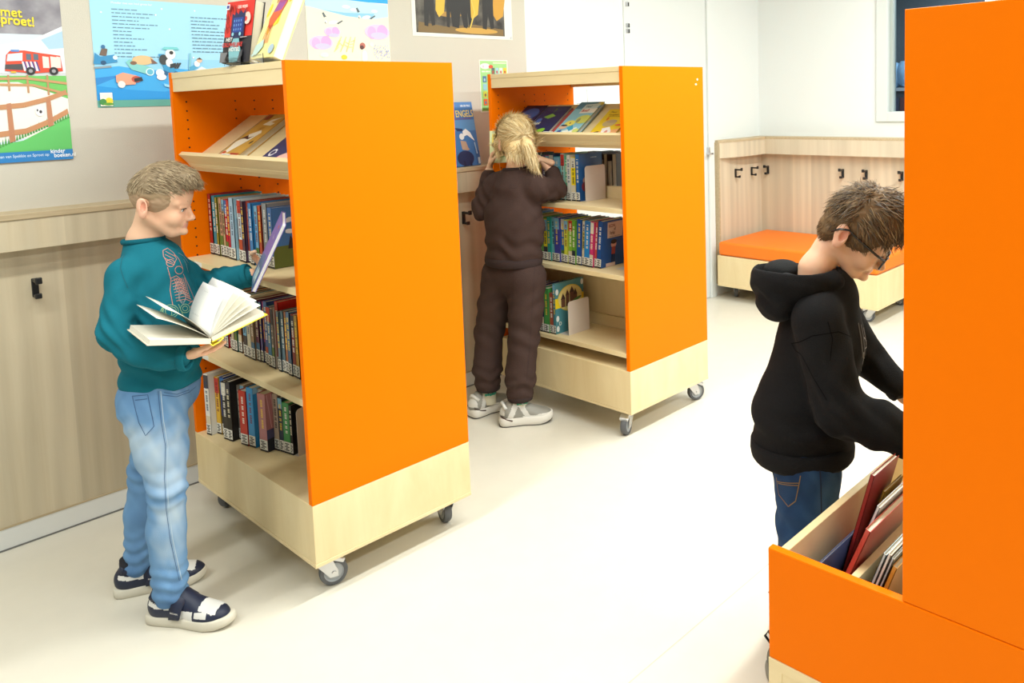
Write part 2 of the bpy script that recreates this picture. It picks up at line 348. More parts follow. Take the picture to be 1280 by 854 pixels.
# ---------------------------------------------------------------- double sided mobile bookcase
UW, UL, UT, UP, UB = .5701, .8535, 1.5818, .2945, .105
TH = .020
def holes(b, x, z0, z1, y, s, mat=DARK):
    """column of shelf-pin holes on the inner face of an end panel"""
    z = z0
    while z < z1:
        b.plane((x, y, z), (1, 0, 0) if s < 0 else (-1, 0, 0), (0, 0, 1), .0003); b.ell(0, 0, .0032, .0032, mat, n=10); z += .032
def bookcase(label, loc, rz, shelves, bottom_gap=None, back_panel=None, casters=(200, 160, 20, 60)):
    t = thing('bookcase', label, 'bookcase', loc, rz, 'mobile orange bookcases')
    for y0, y1, inner, s in ((0, TH, TH, 1), (UL-TH, UL, UL-TH, -1)):
        b = MB(); b.box((0, y0, UP), (UW, y1, UT), ORANGE)
        for xx in (.045, .215, .285, .355, .525): holes(b, xx, .36, 1.50, inner, -1 if s < 0 else 1)
        if s > 0 and rz:
            b.plane((UW-.045, -.0002, 1.525), (1, 0, 0), (0, 0, 1)); b.ell(0, 0, .005, .005, PAPER); b.ell(-.012, -.022, .007, .004, PAPER)
        b.build('end_panel', t, bevel=.0012)
    b = MB(); b.box((.002, TH, 1.560), (UW-.002, UL-TH, 1.5805), BIRCHX); b.build('top_board', t, bevel=.001)
    for x0 in (.004, UW-.020):
        b = MB(); b.box((x0, TH, 1.515), (x0+.016, UL-TH, 1.560), BIRCHX); b.build('header_rail', t, bevel=.001)
    # plinth box
    b = MB(); b.box((.0, .0, UB+.012), (UW, UL, UP), BIRCH); b.box((-.001, -.001, UB), (UW+.001, UL+.001, UB+.012), BIRCHX); b.build('plinth', t, bevel=.0015)
    # flat shelves, both sides
    for z in shelves:
        for s in (0, 1):
            b = MB(); x0, x1 = (.004, .268) if s == 0 else (UW-.268, UW-.004)
            b.box((x0, TH, z-.020), (x1, UL-TH, z), BIRCHX); b.build('shelf', t, bevel=.001)
            b = MB(); xr = .268 if s == 0 else UW-.280
            b.box((xr, TH, z), (xr+.012, UL-TH, z+.055), BIRCHX); b.build('back_stop', t, bevel=.001)
    if back_panel:
        b = MB(); b.box((.2815, TH, back_panel[0]), (.2885, UL-TH, back_panel[1]), BIRCH); b.build('back_panel', t)
    # sloping display shelves meeting at the ridge
    for s in (0, 1):
        P = [(.045, 1.250), (.278, 1.412), (.269, 1.425), (.036, 1.263)]
        Lp = [(.062, 1.236), (.074, 1.246), (.018, 1.307), (.006, 1.297)]
        if s: P = [(UW-x, z) for x, z in reversed(P)]; Lp = [(UW-x, z) for x, z in reversed(Lp)]
        b = MB(); b.prism([(x, TH, z) for x, z in P], (0, UL-2*TH, 0), BIRCHX); b.build('sloping_shelf', t, bevel=.001)
        b = MB(); b.prism([(x, TH, z) for x, z in Lp], (0, UL-2*TH, 0), BIRCHX); b.build('shelf_lip', t, bevel=.001)
    # small label holders on shelf fronts
    for z in list(shelves)+[1.30]:
        b = MB()
        if z < 1.25: b.box((.003, UL-.16, z-.017), (.0045, UL-.10, z-.003), PAPER)
        else: b.box((.013, UL-.42, 1.3045), (.019, UL-.36, 1.3075), PAPER, Matrix.Rotation(R_(40), 3, 'Y'))
        b.build('shelf_label', t)
    for (x, y), a in zip(((.055, .065), (UW-.055, .065), (.055, UL-.065), (UW-.055, UL-.065)), casters):
        caster(t, x, y, R_(a))
    return t
U1 = (1.0669, 2.1548); U2 = (2.5081, 2.1702); U2R = .0058
bookcase('orange mobile bookcase on casters beside the boy in teal, its books facing him', (U1[0], U1[1], 0), 0, (.932, .605), None, (.33, .62), (-20, 75, 30, 60))
bookcase('orange mobile bookcase on casters that the girl in brown is browsing', (U2[0], U2[1], 0), U2R, (.986, .701, .368), None, (.34, .68), (-160, -25, 30, 60))

# ---------------------------------------------------------------- near unit with side trough
TX, TY0, TY1, TZ = 1.366, -.30, .8245, .531
t = thing('browser_bookcase', 'tall orange bookcase with a low book trough at the very right, close by', 'bookcase', (TX, 0, 0))
b = MB(); b.box((0, -.02, TZ+.001), (.020, .548, 1.586), ORANGE); b.build('end_panel', t, bevel=.0015)
b = MB(); b.box((.0, TY0, UP), (.020, TY1, TZ), ORANGE); b.build('trough_end_panel', t, bevel=.003)
b = MB(); b.box((.83, -.02, TZ+.001), (.850, .548, 1.586), ORANGE); b.build('end_panel', t, bevel=.0015)
b = MB(); b.box((.83, TY0, UP), (.850, TY1, TZ), ORANGE); b.build('trough_end_panel', t, bevel=.003)
b = MB(); b.box((.0, TY0, UB), (.85, TY1, UP), BIRCH); b.build('plinth', t, bevel=.0015)
b = MB(); b.box((-.0012, TY1-.03, UB), (.0, TY1, UP), BIRCHX); b.box((-.0012, TY0, UP-.022), (.0, TY1-.03, UP), BIRCHX); b.build('plinth_edging', t)
b = MB(); b.box((.02, TY1-.036, UP), (.83, TY1-.018, TZ-.003), BIRCHX); b.build('trough_front_board', t, bevel=.0015)
b = MB(); b.box((.02, .532, UP), (.83, .548, 1.05), BIRCHX); b.build('back_board', t)
b = MB(); b.box((.02, .549, UP+.002), (.83, .787, .360), BIRCH); b.build('trough_floor', t)
b = MB(); b.prism([(.02, .70, UP), (.02, .716, UP), (.02, .672, .505), (.02, .656, .505)], (.81, 0, 0), BIRCHX); b.build('divider', t, bevel=.001)
for z in (.9, 1.25): 
    b = MB(); b.box((.02, .02, z-.02), (.83, .52, z), BIRCHX); b.build('shelf', t, bevel=.001)
b = MB(); b.box((.02, -.01, 1.563), (.83, .54, 1.583), BIRCHX); b.build('top_board', t, bevel=.001)
for x, y, a in ((.07, TY1-.04, 70), (.78, TY1-.07, 60), (.07, TY0+.07, 30), (.78, TY0+.07, 60)): caster(t, x, y, R_(a), brake='black')

# ---------------------------------------------------------------- bench with orange cushion in the nook
t = thing('bench', 'birch box bench on casters with orange cushion in the coat nook', 'bench', (4.70, 2.045, 0))
b = MB(); b.box((0, 0, .112), (.665, 1.175, .318), BIRCH); b.box((-.001, -.001, .10), (.666, 1.176, .112), BIRCHX); b.build('bench_box', t, bevel=.0015)
CUSH = pm('orange_vinyl_cushion', (.90, .20, .004), .48, bump=(220, .05))
b = MB(); b.box((.004, .004, .320), (.66, 1.171, .415), CUSH)
c = b.build('cushion', t, bevel=.018); c.modifiers['bevel'].segments = 4
for x, y, a in ((.09, .07, 100), (.58, .07, 80), (.12, 1.10, 30), (.58, 1.1, 30)): caster(t, x, y, R_(a))
# ---------------------------------------------------------------- books
BK = {}
def book_parts(root, t, h, d, col, marks=None, seed=0, label=True, art=None, soft=False, artback=None):
    """spine at x=0 facing -x, cover boards at y=+-t/2, height z. Parts: cover, page_block, spine_label"""
    rr = random.Random(seed); c = paint(col, .35); bt = .0022 if t > .012 else .0012
    b = MB(); T = t/2
    b.box((0, -T, 0), (bt, T, h), c); b.box((0, -T, 0), (d, -T+bt, h), c); b.box((0, T-bt, 0), (d, T, h), c)
    # spine print
    b.plane((0, T, 0), (0, -1, 0), (0, 0, 1), .0002)
    if marks != 'none':
        lum = sum(hx(col)); ink = paint(rr.choice(['#f2efe6', '#f4e9c8', '#f7d24a'])) if lum < .9 else paint(rr.choice(['#2a2a33', '#7a2030', '#22406e']))
        if rr.random() < .45: b.rect(.0006, h*rr.uniform(.72, .8), t-.0006, h*.985, paint(rr.choice(['#e7c63a', '#d9d4c8', '#c23b2e', '#2f6fb0', '#3b3b44', '#7fb3cf'])))
        if rr.random() < .4: b.rect(.0006, h*.18, t-.0006, h*rr.uniform(.26, .36), paint(rr.choice(['#2c2f3a', '#b9482c', '#d8cbb0', '#386f9a', '#5a7a3c'])))
        # title: short strokes running up the spine
        v = h*.40; gl = min(.5*t, .010)
        while v < h*.9:
            for _ in range(rr.randint(2, 6)):
                b.rect(t*.5-gl/2, v, t*.5+gl/2, v+.0032, ink); b.pl -= 1; v += .0052
                if v > h*.9: break
            v += .006
        b.pl += 1
    if art:
        b.plane((0, -T, 0), (d, 0, 0), (0, 0, h), .00012); art(b, d, h)
    b.build('cover', root, bevel=0)
    b = MB(); b.box((bt, -T+bt, .003), (d-.004, T-bt, h-.003), PAGES); b.build('page_block', root)
    if label:
        b = MB(); b.plane((-.0005, T, 0), (0, -1, 0), (0, 0, 1), .0002); b.rect(.0004, .006, t-.0004, .040, PAPER)
        b.rect(.0004, 0, t-.0004, .006, paint('#26262a'))
        for k in range(5):
            b.rect(t*(.15+.12*(k % 2)), .010+.0055*k, t*(.62+.2*((k+seed) % 2)), .0135+.0055*k, paint('#3a3a3e')); b.pl -= 1
        b.build('spine_label', root)
def shelf_book(nm, col, title, group, M, t, h, d, lean=0., rz=0., **kw):
    r = thing('book', title, 'book', group=group)
    r.matrix_world = M @ Matrix.Rotation(rz, 4, 'Z') @ Matrix.Rotation(lean, 4, 'X')
    book_parts(r, t, h, d, col, **kw); return r
ORD = ['first', 'second', 'third', 'fourth', 'fifth', 'sixth', 'seventh', 'eighth', 'ninth', 'tenth', 'eleventh', 'twelfth', 'thirteenth',
       'fourteenth', 'fifteenth', 'sixteenth', 'seventeenth', 'eighteenth', 'nineteenth', 'twentieth', 'twenty-first', 'twenty-second', 'twenty-third', 'twenty-fourth', 'twenty-fifth', 'twenty-sixth', 'twenty-seventh', 'twenty-eighth']
def row(unit, urot, z, y_far, books, x_in, where, group, frm='wall end', jit=.006, lean_from=None, flip=False, slant=0.):
    """books: (colour word, hex, thickness, height, depth[, art]) running from y_far (local) towards the near end panel"""
    base = Matrix.Translation((unit[0], unit[1], z)) @ Matrix.Rotation(urot, 4, 'Z')
    y = y_far; rr = random.Random(int(z*1000)+int(unit[0]*100))
    for i, bk in enumerate(books):
        cw, col, t, h, d = bk[:5]; art = bk[5] if len(bk) > 5 else None
        y -= t/2
        if cw:
            x = x_in + rr.uniform(-jit, jit)
            ln = 0.
            if slant and art: x -= .022
            M = base @ Matrix.Translation((x, y, .0014)) if not slant else base @ Matrix.Translation((x_in, y_far, .0014)) @ Matrix.Rotation(slant, 4, 'Z') @ Matrix.Translation((x-x_in, y-y_far, 0))
            if flip: M = base @ Matrix.Translation((UW-x, y, .0014)) @ Matrix.Rotation(math.pi, 4, 'Z')
            if lean_from is not None and i >= lean_from[0]:
                ln = lean_from[1]*(i-lean_from[0]+1)/(len(books)-lean_from[0]); M = M @ Matrix.Translation((0, 0, t/2*abs(math.sin(ln))))
            lab = '%s book, %s from the %s on %s' % (cw, ORD[i], frm, where)
            shelf_book('book', col, lab, group, M, t*.97, h, d, lean=ln, seed=i*7+int(z*100), art=art)
        y -= t/2 + .0006
    return y
def cloud_art(b, d, h):
    b.rect(0, .0, 1, .36, '#5d6b2c'); b.rect(0, .36, 1, 1, '#3f77b8'); b.ell(.3, .77, .13, .035, '#dfe9f2'); b.ell(.38, .79, .08, .035, '#dfe9f2'); b.ell(.42, .58, .16, .03, '#dfe9f2'); b.ell(.34, .60, .08, .03, '#dfe9f2')
    b.poly([(.3, .3), (.36, .52), (.44, .40), (.62, .42), (.7, .52), (.78, .3)], '#23222b'); b.ell(.8, .7, .1, .09, '#d86a33')
def grey_art(b, d, h):
    for k in range(7): b.line([(0, .2+.11*k), (1, .17+.11*k)], .008, '#a9afb6')
    for k in range(5): b.line([(.12+.2*k, .15), (.1+.2*k, .95)], .01, '#75797f')
    b.rect(.1, .04, .95, .2, '#3d4a55'); b.rect(.3, .32, .9, .48, '#5a7a3a')
def red_art(b, d, h):
    b.ell(.62, .80, .2, .06, '#e9e2da', .25); b.poly([(.5, .35), (.62, .62), (.72, .5), (.9, .66), (1, .58), (1, .3), (.7, .4)], '#3c7a34')
def pink_art(b, d, h):
    b.rect(0, 0, 1, .22, '#20222e'); b.rect(0, .22, 1, .38, '#4b4b73')
    for k in range(8): b.line([(.15+.1*k, .4), (.05+.13*k, .98)], .02, '#d9aab0')
def black_art(b, d, h):
    b.ell(.5, .6, .3, .22, '#3a3733'); b.ell(.55, .45, .16, .12, '#57504a')
def white_art(b, d, h):
    b.poly([(.45, .15), (.75, .1), (.85, .35), (.7, .5), (.9, .62), (.6, .68), (.55, .4)], '#3a3532'); b.ell(.62, .66, .15, .08, '#d0532b'); b.rect(.55, .88, .9, .93, '#3a3532')
def bright_art(b, d, h):
    b.ell(.6, .35, .3, .22, '#1f5fa8'); b.ell(.9, .5, .2, .12, '#1d3350'); b.rect(.4, .12, 1, .24, '#a8453c'); b.rect(0, .9, 1, 1, '#8fc3e6')
g1, g2, g3 = 'books on the upper row of the near bookcase', 'books on the middle row of the near bookcase', 'books on the bottom row of the near bookcase'
w1, w2, w3 = 'the top row beside the boy', 'the middle row beside the boy', 'the bottom row beside the boy'
LF = UL-TH-.004
row(U1, 0, .932, LF, [('dark red', '#a3282e', .029, .217, .16), ('teal', '#1c8fa6', .030, .212, .17), ('olive', '#98953c', .019, .208, .15), ('tan', '#c79d80', .026, .207, .16), ('sandy', '#c4ad84', .020, .205, .15),
    ('crimson', '#c2203d', .028, .205, .15), ('raspberry', '#b3253f', .022, .204, .16), ('pale blue', '#9fc6de', .036, .214, .17), ('brown and yellow', '#6c4944', .022, .192, .15), ('ice blue', '#cfe0ea', .030, .212, .17),
    ('plum', '#4b3850', .022, .207, .16), ('rust', '#a5443b', .034, .208, .16), ('bright blue', '#2c80c4', .028, .205, .16), ('sky blue', '#7eb7e0', .026, .198, .16), ('red-orange', '#c24b2c', .024, .200, .15),
    ('grey brick-patterned', '#8e949a', .036, .209, .16, grey_art), ('blue cloud-covered', '#3a6fae', .034, .197, .16, cloud_art)], .095, w1, g1)
row(U1, 0, .605, LF, [('grey', '#7d7a78', .03, .2, .15), ('dark blue', '#2f3f63', .03, .21, .16), ('rust', '#8b4a3a', .025, .2, .15), ('scarlet', '#b5212b', .024, .19, .15), ('cyan', '#5aa9c4', .026, .2, .15), ('cream', '#cdbfa6', .024, .205, .15), ('pine green', '#2f6d5c', .022, .205, .16), ('orange-brown', '#a5683f', .028, .207, .16), ('black-navy', '#23283a', .026, .208, .16),
    ('light blue', '#6fb0d0', .030, .207, .16), ('tall cream', '#d2cbb4', .032, .212, .17), ('sandy brown', '#a98a6c', .026, .205, .16), ('plum', '#6a2f4f', .026, .210, .16), ('violet', '#5b58a0', .018, .205, .15), ('magenta', '#b03a7c', .020, .207, .15), ('royal blue', '#3a5aa8', .026, .213, .17),
    ('steel blue', '#2a76a8', .028, .202, .16), ('white-edged', '#c9b8ac', .018, .2, .15), ('bright red', '#c5231d', .024, .222, .165), ('grey-blue', '#6d8796', .020, .195, .15), ('multicoloured', '#5e7d8e', .022, .20, .15), ('pale rust', '#a5664a', .022, .2, .15), ('dusky blue', '#4a6a8e', .024, .205, .15), ('dark red', '#8b2a2a', .024, .2, .15), ('mustard', '#b98f3a', .022, .2, .15), ('dark teal', '#24606c', .024, .205, .15), ('green', '#4a7d4c', .02, .2, .15)], .088, w2, g2)
row(U1, 0, .2945, LF-.034, [('white', '#e9e6df', .028, .221, .15, white_art), ('yellow', '#e2b137', .026, .208, .15), ('dark blue', '#27499a', .024, .210, .15), ('pale grey', '#c3c8d0', .014, .205, .14), ('charcoal', '#2b2927', .026, .207, .15, black_art), ('black', '#191919', .026, .212, .15, black_art),
    ('grey-brown', '#7b746c', .020, .195, .14), ('tan', '#b5a088', .022, .200, .14), ('bright red', '#c02c1c', .040, .192, .16, red_art), ('bright blue', '#2b93d4', .036, .208, .15, bright_art), ('beige', '#b9a78e', .026, .203, .128), ('dusty pink', '#b97a80', .042, .200, .128, pink_art), ('patchwork', '#c0ab98', .026, .196, .128), ('midnight blue', '#1f3048', .022, .188, .128), ('green', '#3c9350', .034, .175, .128), ('thin black', '#1c1c1c', .012, .17, .128)], .040, w3, g3, jit=.003, slant=R_(12))

def bookend(label, M, w_, h_):
    t = thing('bookend', label, 'bookend', group='metal bookends'); t.matrix_world = Matrix.Translation((0, 0, .0003)) @ M
    b = MB(); r = .014; pts = [(0, 0), (w_, 0), (w_, h_-r)] + [(w_-r+r*math.cos(a), h_-r+r*math.sin(a)) for a in (.4, .8, 1.2, 1.57)] + [(r-r*math.cos(a), h_-r+r*math.sin(a)) for a in (1.57, 1.2, .8, .4, 0)]
    b.prism([(x, -.0008, z) for x, z in pts], (0, .0016, 0), BOOKEND); b.build('plate', t)
    b = MB(); b.box((0, .001, 0), (w_, .06, .0007), BOOKEND); b.build('foot', t)
    return t
bookend('beige metal bookend at the end of the bottom row beside the boy', Matrix.Translation((U1[0]+.138, U1[1]+.352, .2945)) @ Matrix.Rotation(R_(12), 4, 'Z'), .13, .160)

# far bookcase: rows seen past the girl
def people_art(b, d, h):
    b.rect(0, .45, 1, 1, '#2a5f9c'); b.rect(0, 0, 1, .45, '#1f4f86'); b.ell(.25, .43, .11, .07, '#b98a7a'); b.ell(.65, .5, .13, .09, '#c79a85'); b.ell(.62, .36, .2, .1, '#9c3a44'); b.ell(.22, .3, .14, .1, '#7f2f3a'); b.dashes(.5, .75, .9, .02, paint('#9fc0dd'), 3)
def verlies_art(b, d, h):
    b.rect(0, 0, 1, 1, '#1d4f92'); b.poly([(.22, .62), (.86, .62), (.88, .96), (.2, .96)], '#d8bfae')
    b.text('BEZZ/Wij', .26, .85, h*.42, '#8a3326', xs=.75, bold=.02); b.text('of', .48, .775, .1, '#4a2a24', bold=.02); b.text('Verlies', .3, .69, h*.55, '#5b2b26', xs=.7, bold=.02); b.dashes(.3, .8, .64, .016, paint('#9b8d84'), 2)
    b.ell(.5, .47, .12, .07, '#d7a08c'); b.ell(.5, .53, .13, .05, '#30241f'); b.rect(.42, .26, .58, .42, '#a8453c'); b.rect(.43, .08, .48, .26, '#1a2440'); b.rect(.52, .08, .57, .26, '#1a2440'); b.rect(.2, 0, .6, .08, '#e0c9bf')
def castle_art(b, d, h):
    b.rect(0, 0, 1, 1, '#4b8791'); b.rect(0, .50, 1, .70, '#e6cf22'); b.ell(.52, .66, .43, .26, '#d9c640', n=28); b.ell(.52, .66, .41, .245, '#e3d489', n=28)
    for x0, z0, w_, z1 in ((.2, .5, .14, .66), (.36, .5, .12, .72), (.50, .5, .16, .76), (.64, .5, .12, .70)):
        b.rect(x0, z0, x0+w_, z1, '#6e4a3a'); b.poly([(x0-.01, z1), (x0+w_+.01, z1), (x0+w_/2, z1+.12)], '#4a3430')
    b.ell(.75, .6, .16, .03, '#5f8a4a', .2); b.text('D', .1, .16, .10, '#e8e6df', xs=1.2, bold=.03)
    for (x, y) in ((.06, .83), (.94, .92), (.06, .3), (.06, .1), (.94, .08)): b.ell(x, y, .05, .06, '#dfe6e4')
h1, h2, h3 = 'books on the upper row of the far bookcase', 'books on the middle row of the far bookcase', 'books on the low row of the far bookcase'
v1, v2, v3 = 'the upper row beside the girl', 'the middle row beside the girl', 'the low row beside the girl'
row(U2, U2R, .986, LF, [('rust', '#9a4a34', .03, .2, .15), ('tan', '#b89a74', .03, .2, .15), ('navy', '#27365e', .028, .205, .15), ('teal', '#2c8a98', .03, .2, .15), ('black', '#22242c', .028, .21, .16), ('cream', '#cfc4ac', .024, .2, .15), ('dark teal', '#1f6a78', .028, .205, .16), ('brown', '#8c6a4c', .024, .195, .15), ('purple', '#4a3a78', .024, .205, .15),
    ('magenta', '#a8307c', .028, .205, .15), ('dark blue', '#23427a', .030, .21, .16), ('turquoise', '#4aa3b4', .042, .200, .15), ('mint', '#a5dcd0', .024, .215, .16), ('green', '#5fb58c', .016, .205, .15), ('white', '#e6e2d6', .022, .210, .15), ('yellow', '#efd51e', .028, .200, .15), ('blue photo-covered', '#2a62a6', .024, .215, .155, people_art)], .100, v1, h1, jit=.004)
bookend('tall beige bookend on the upper row beside the girl', Matrix.Translation((U2[0], U2[1], .986)) @ Matrix.Rotation(U2R, 4, 'Z') @ Matrix.Translation((.115, .338, 0)), .136, .161)
row(U2, U2R, .701, LF, [('maroon', '#6a2a34', .03, .2, .15), ('grey', '#77797c', .03, .2, .15), ('dark green', '#2c5a44', .026, .205, .15), ('orange', '#c77b34', .026, .2, .15), ('slate', '#3f5570', .03, .215, .16), ('tall blue', '#2f6bb0', .034, .217, .16), ('pale green', '#a5c6a0', .022, .205, .15), ('olive', '#85803a', .020, .205, .15), ('beige', '#c2b088', .024, .205, .15), ('grass green', '#5c9a4a', .018, .2, .15), ('yellow', '#e3d31e', .026, .195, .15), ('teal-green', '#2c9a90', .022, .205, .16),
    ('light teal', '#79c0c8', .020, .205, .15), ('indigo', '#47489c', .034, .208, .16), ('blue', '#2468b4', .026, .205, .16), ('lemon', '#d2d64a', .024, .200, .15), ('lime', '#8dbf3a', .026, .203, .15), ('leaf green', '#6aa338', .022, .203, .15), ('cobalt', '#2352a0', .030, .208, .16), ('straw', '#cdbf6c', .018, .205, .15), ('azure', '#2a86cc', .034, .206, .16), ('hot pink', '#d03a74', .022, .205, .15), ('red-white', '#c24f4a', .014, .205, .15), ('navy text-covered', '#1d4f92', .028, .211, .155, verlies_art)], .062, v2, h2, lean_from=(13, .10))
bookend('short beige bookend on the middle row beside the girl', Matrix.Translation((U2[0], U2[1], .701)) @ Matrix.Rotation(U2R, 4, 'Z') @ Matrix.Translation((.10, .094, 0)), .136, .145)
row(U2, U2R, .368, LF, [('rust', '#8e4a38', .03, .2, .15), ('brown', '#6f5240', .03, .21, .15), ('dusty red', '#94504a', .03, .21, .16), ('dark red', '#7c2e34', .028, .21, .16), ('grey-brown', '#7d7068', .03, .215, .16), ('orange', '#d2682c', .030, .200, .15), ('ocean blue', '#2a7fae', .034, .205, .15), ('purple', '#5c3a80', .026, .208, .15), ('violet', '#7f4a86', .022, .205, .15), ('dark navy', '#25305c', .026, .212, .16), ('green', '#48944c', .034, .21, .15), ('brick', '#a8543e', .024, .19, .15), ('tall castle-covered', '#4b8791', .016, .236, .19, castle_art)], .020, v3, h3, jit=.003)
bookend('white-beige bookend in front of the castle book on the low row', Matrix.Translation((U2[0], U2[1], .368)) @ Matrix.Rotation(U2R, 4, 'Z') @ Matrix.Translation((.046, .405, 0)), .14, .157)
# other side of the far bookcase, glimpsed past the tall bookend
row(U2, U2R, .986, .62, [('grey', '#6a6a6c', .03, .2, .15), ('dark green', '#2c4438', .028, .2, .15), ('brown', '#7a5a3e', .026, .20, .15), ('dark oak', '#54402e', .024, .19, .15), ('black', '#1d1c1e', .026, .205, .15), ('charcoal', '#3a3638', .022, .195, .15), ('black-red', '#331c1e', .024, .205, .15), ('silver', '#aaa6a0', .020, .17, .15), ('dark brown', '#40302a', .026, .20, .15), ('white', '#d6d2ca', .018, .165, .15), ('black', '#201e20', .03, .2, .15)], .09, 'the hidden side of the far bookcase', 'books on the hidden side of the far bookcase', frm='wall end', flip=True)

# ---------------------------------------------------------------- display books
def face_book(label, origin, udir, tilt, w_, h_, t, col, art, group=None, ry=0):
    """cover plane: origin = lower left corner of the cover's back face, u = horizontal, tilted back by `tilt` from vertical"""
    r = thing('book', label, 'book', group=group); u = Vector((udir[0], udir[1], 0)).normalized()
    back = Vector((0, 0, 1)).cross(u); v = back*math.sin(tilt) + Vector((0, 0, 1))*math.cos(tilt); n = u.cross(v)
    M = Matrix(((u.x, -n.x, v.x, 0), (u.y, -n.y, v.y, 0), (u.z, -n.z, v.z, 0), (0, 0, 0, 1))); M.translation = Vector(origin) + n*(t/2)
    r.matrix_world = M; book_parts(r, t, h_, w_, col, marks='none', label=False, art=art); return r
def hotel_art(b, d, h):
    b.rect(0, .42, 1, 1, '#d8352c'); b.rect(0, 0, 1, .42, '#2e2c33')
    rr = random.Random(4)
    for k in range(40): x = rr.uniform(.02, .5); y = rr.uniform(.45, .85); b.line([(x, y), (x+rr.uniform(-.06, .06), y+.1)], .012, '#4a1a1f'); 
    b.ell(.83, .70, .12, .1, '#e9c8bc'); b.ell(.78, .69, .05, .04, '#d8352c')
    b.poly([(.28, .38), (.28, .80), (.36, .76), (.42, .82), (.5, .77), (.58, .84), (.68, .78), (.76, .86), (.76, .38)], '#222a55'); b.rect(.34, .48, .7, .72, '#27408f')
    for i in range(4):
        for j in range(3): b.rect(.37+.085*i, .51+.07*j, .40+.085*i, .545+.07*j, '#6fa0d8')
    b.ell(.38, .45, .04, .03, '#8fc6d8'); b.ell(.64, .45, .04, .03, '#8fc6d8'); b.poly([(.36, 0), (.30, .16), (.42, .38), (.62, .38), (.72, .2), (.7, 0)], '#7fb6bf')
    b.poly([(0, 0), (0, .16), (.26, .16), (.2, .06), (.26, 0)], '#76777b'); b.poly([(.7, .16), (.8, .2), (.78, 0), (.66, 0)], '#4a4a50')
    b.text('CEES MEIJER', .47, .865, .065, '#f4e3da', xs=1.05, bold=.03); b.rect(.05, .86, .18, .95, '#e8e6ee'); b.rect(.07, .88, .16, .93, '#3b3f8c')
    b.text('HET', .16, .335, .085, '#f4f1ec', xs=1.5, bold=.04, shear=.12); b.text('GRUWELIJKE', .04, .245, .095, '#d93a34', xs=1.35, bold=.04, shear=.12); b.text('HOTEL', .30, .17, .085, '#f4f1ec', xs=1.5, bold=.04, shear=.12); b.dashes(.68, .94, .385, .012, paint('#cfc5c0'), 1)
ud = (.216, -.976)
face_book('red and black novel with a haunted hotel cover on the near bookcase top', (1.094, 2.556, 1.5842), ud, R_(11), .130, .192, .036, '#2a2a2f', hotel_art, 'books standing on the near bookcase')
def yellow_art(b, d, h):
    b.rect(0, 0, 1, 1, '#f4e79a'); rr = random.Random(2)
    for k in range(12): b.ell(rr.uniform(.05, .95), rr.uniform(.3, .98), .10, .06, '#f6d83a', rr.random()*3)
    b.ell(.6, .86, .22, .08, '#f7f3e4')
    b.poly([(.28, .40), (.22, .5), (.42, .72), (.66, .78), (.82, .70), (.62, .5), (.4, .36)], '#e2633a'); b.poly([(.32, .58), (.42, .72), (.66, .78), (.8, .72), (.66, .6)], '#9a4f9a')
    for k in range(6): b.line([(.34+.09*k, .70), (.30+.1*k, .82), (.36+.1*k, .86)], .03, '#c9503a')
    for k in range(4): b.line([(.3+.06*k, .42), (.26+.08*k, .26), (.3+.08*k, .18)], .022, '#d95a36')
    b.poly([(0, .02), (.02, .16), (.34, .24), (.4, .14), (.2, .04)], '#bcd6cf'); b.ell(.82, .1, .12, .06, '#a9bfcf'); b.dashes(.1, .5, .03, .012, paint('#8a8a5a'), 5)
    for k in range(14): b.rect(rr.uniform(.5, .9), rr.uniform(.1, .3), 0, 0, '#7a6a3a') if False else None
face_book('yellow picture book with an orange creature leaning on the near bookcase top', (1.120, 2.404, 1.5842), (0, -1), R_(23), .135, .255, .034, '#f1e28a', yellow_art, 'books standing on the near bookcase')
acr = bpy.data.materials.new('clear_acrylic'); acr.use_nodes = True; ab = acr.node_tree.nodes['Principled BSDF']
ab.inputs['Base Color'].default_value = (.95, .97, .98, 1); ab.inputs['Transmission Weight'].default_value = 1; ab.inputs['Roughness'].default_value = .03; ab.inputs['IOR'].default_value = 1.25
def stand(label, o, ud, wd):
    u = Vector((ud[0], ud[1], 0)).normalized(); n = Vector((u.y, -u.x, 0)) if False else u.cross(Vector((0, 0, 1)))
    t = thing('book_stand', label, 'stand', o, math.atan2(u.y, u.x), 'clear book stands')
    b = MB(); b.box((0, -.040, .0), (wd, .045, .0012), acr); b.build('foot', t); b = MB(); b.box((0, -.0435, 0), (wd, -.0415, .028), acr); b.build('front_lip', t)
    return t
stand('clear acrylic stand holding the red hotel novel', (1.098, 2.53, 1.5812), ud, .08)
stand('clear acrylic stand holding the yellow picture book', (1.120, 2.385, 1.5812), (0, -1), .08)
SL = math.atan2(.8205, .5717)       # tilt from vertical of the sloping shelf
def sloped(unit, y, zoff, *a, **k):   # lower edge rests against the lip
    return a
def slope_book(label, unit, yl, w_, h_, t, col, art, lift=0., group=None):
    x, z = .053, 1.2758; rz = U2R if unit is U2 else 0.; x -= .5717*lift
    return face_book(label, (unit[0]+x*math.cos(rz)-yl*math.sin(rz), unit[1]+x*math.sin(rz)+yl*math.cos(rz), z+.8205*lift), (math.sin(rz), -math.cos(rz)), math.pi/2-R_(34.8), w_, h_, t, col, art, group)
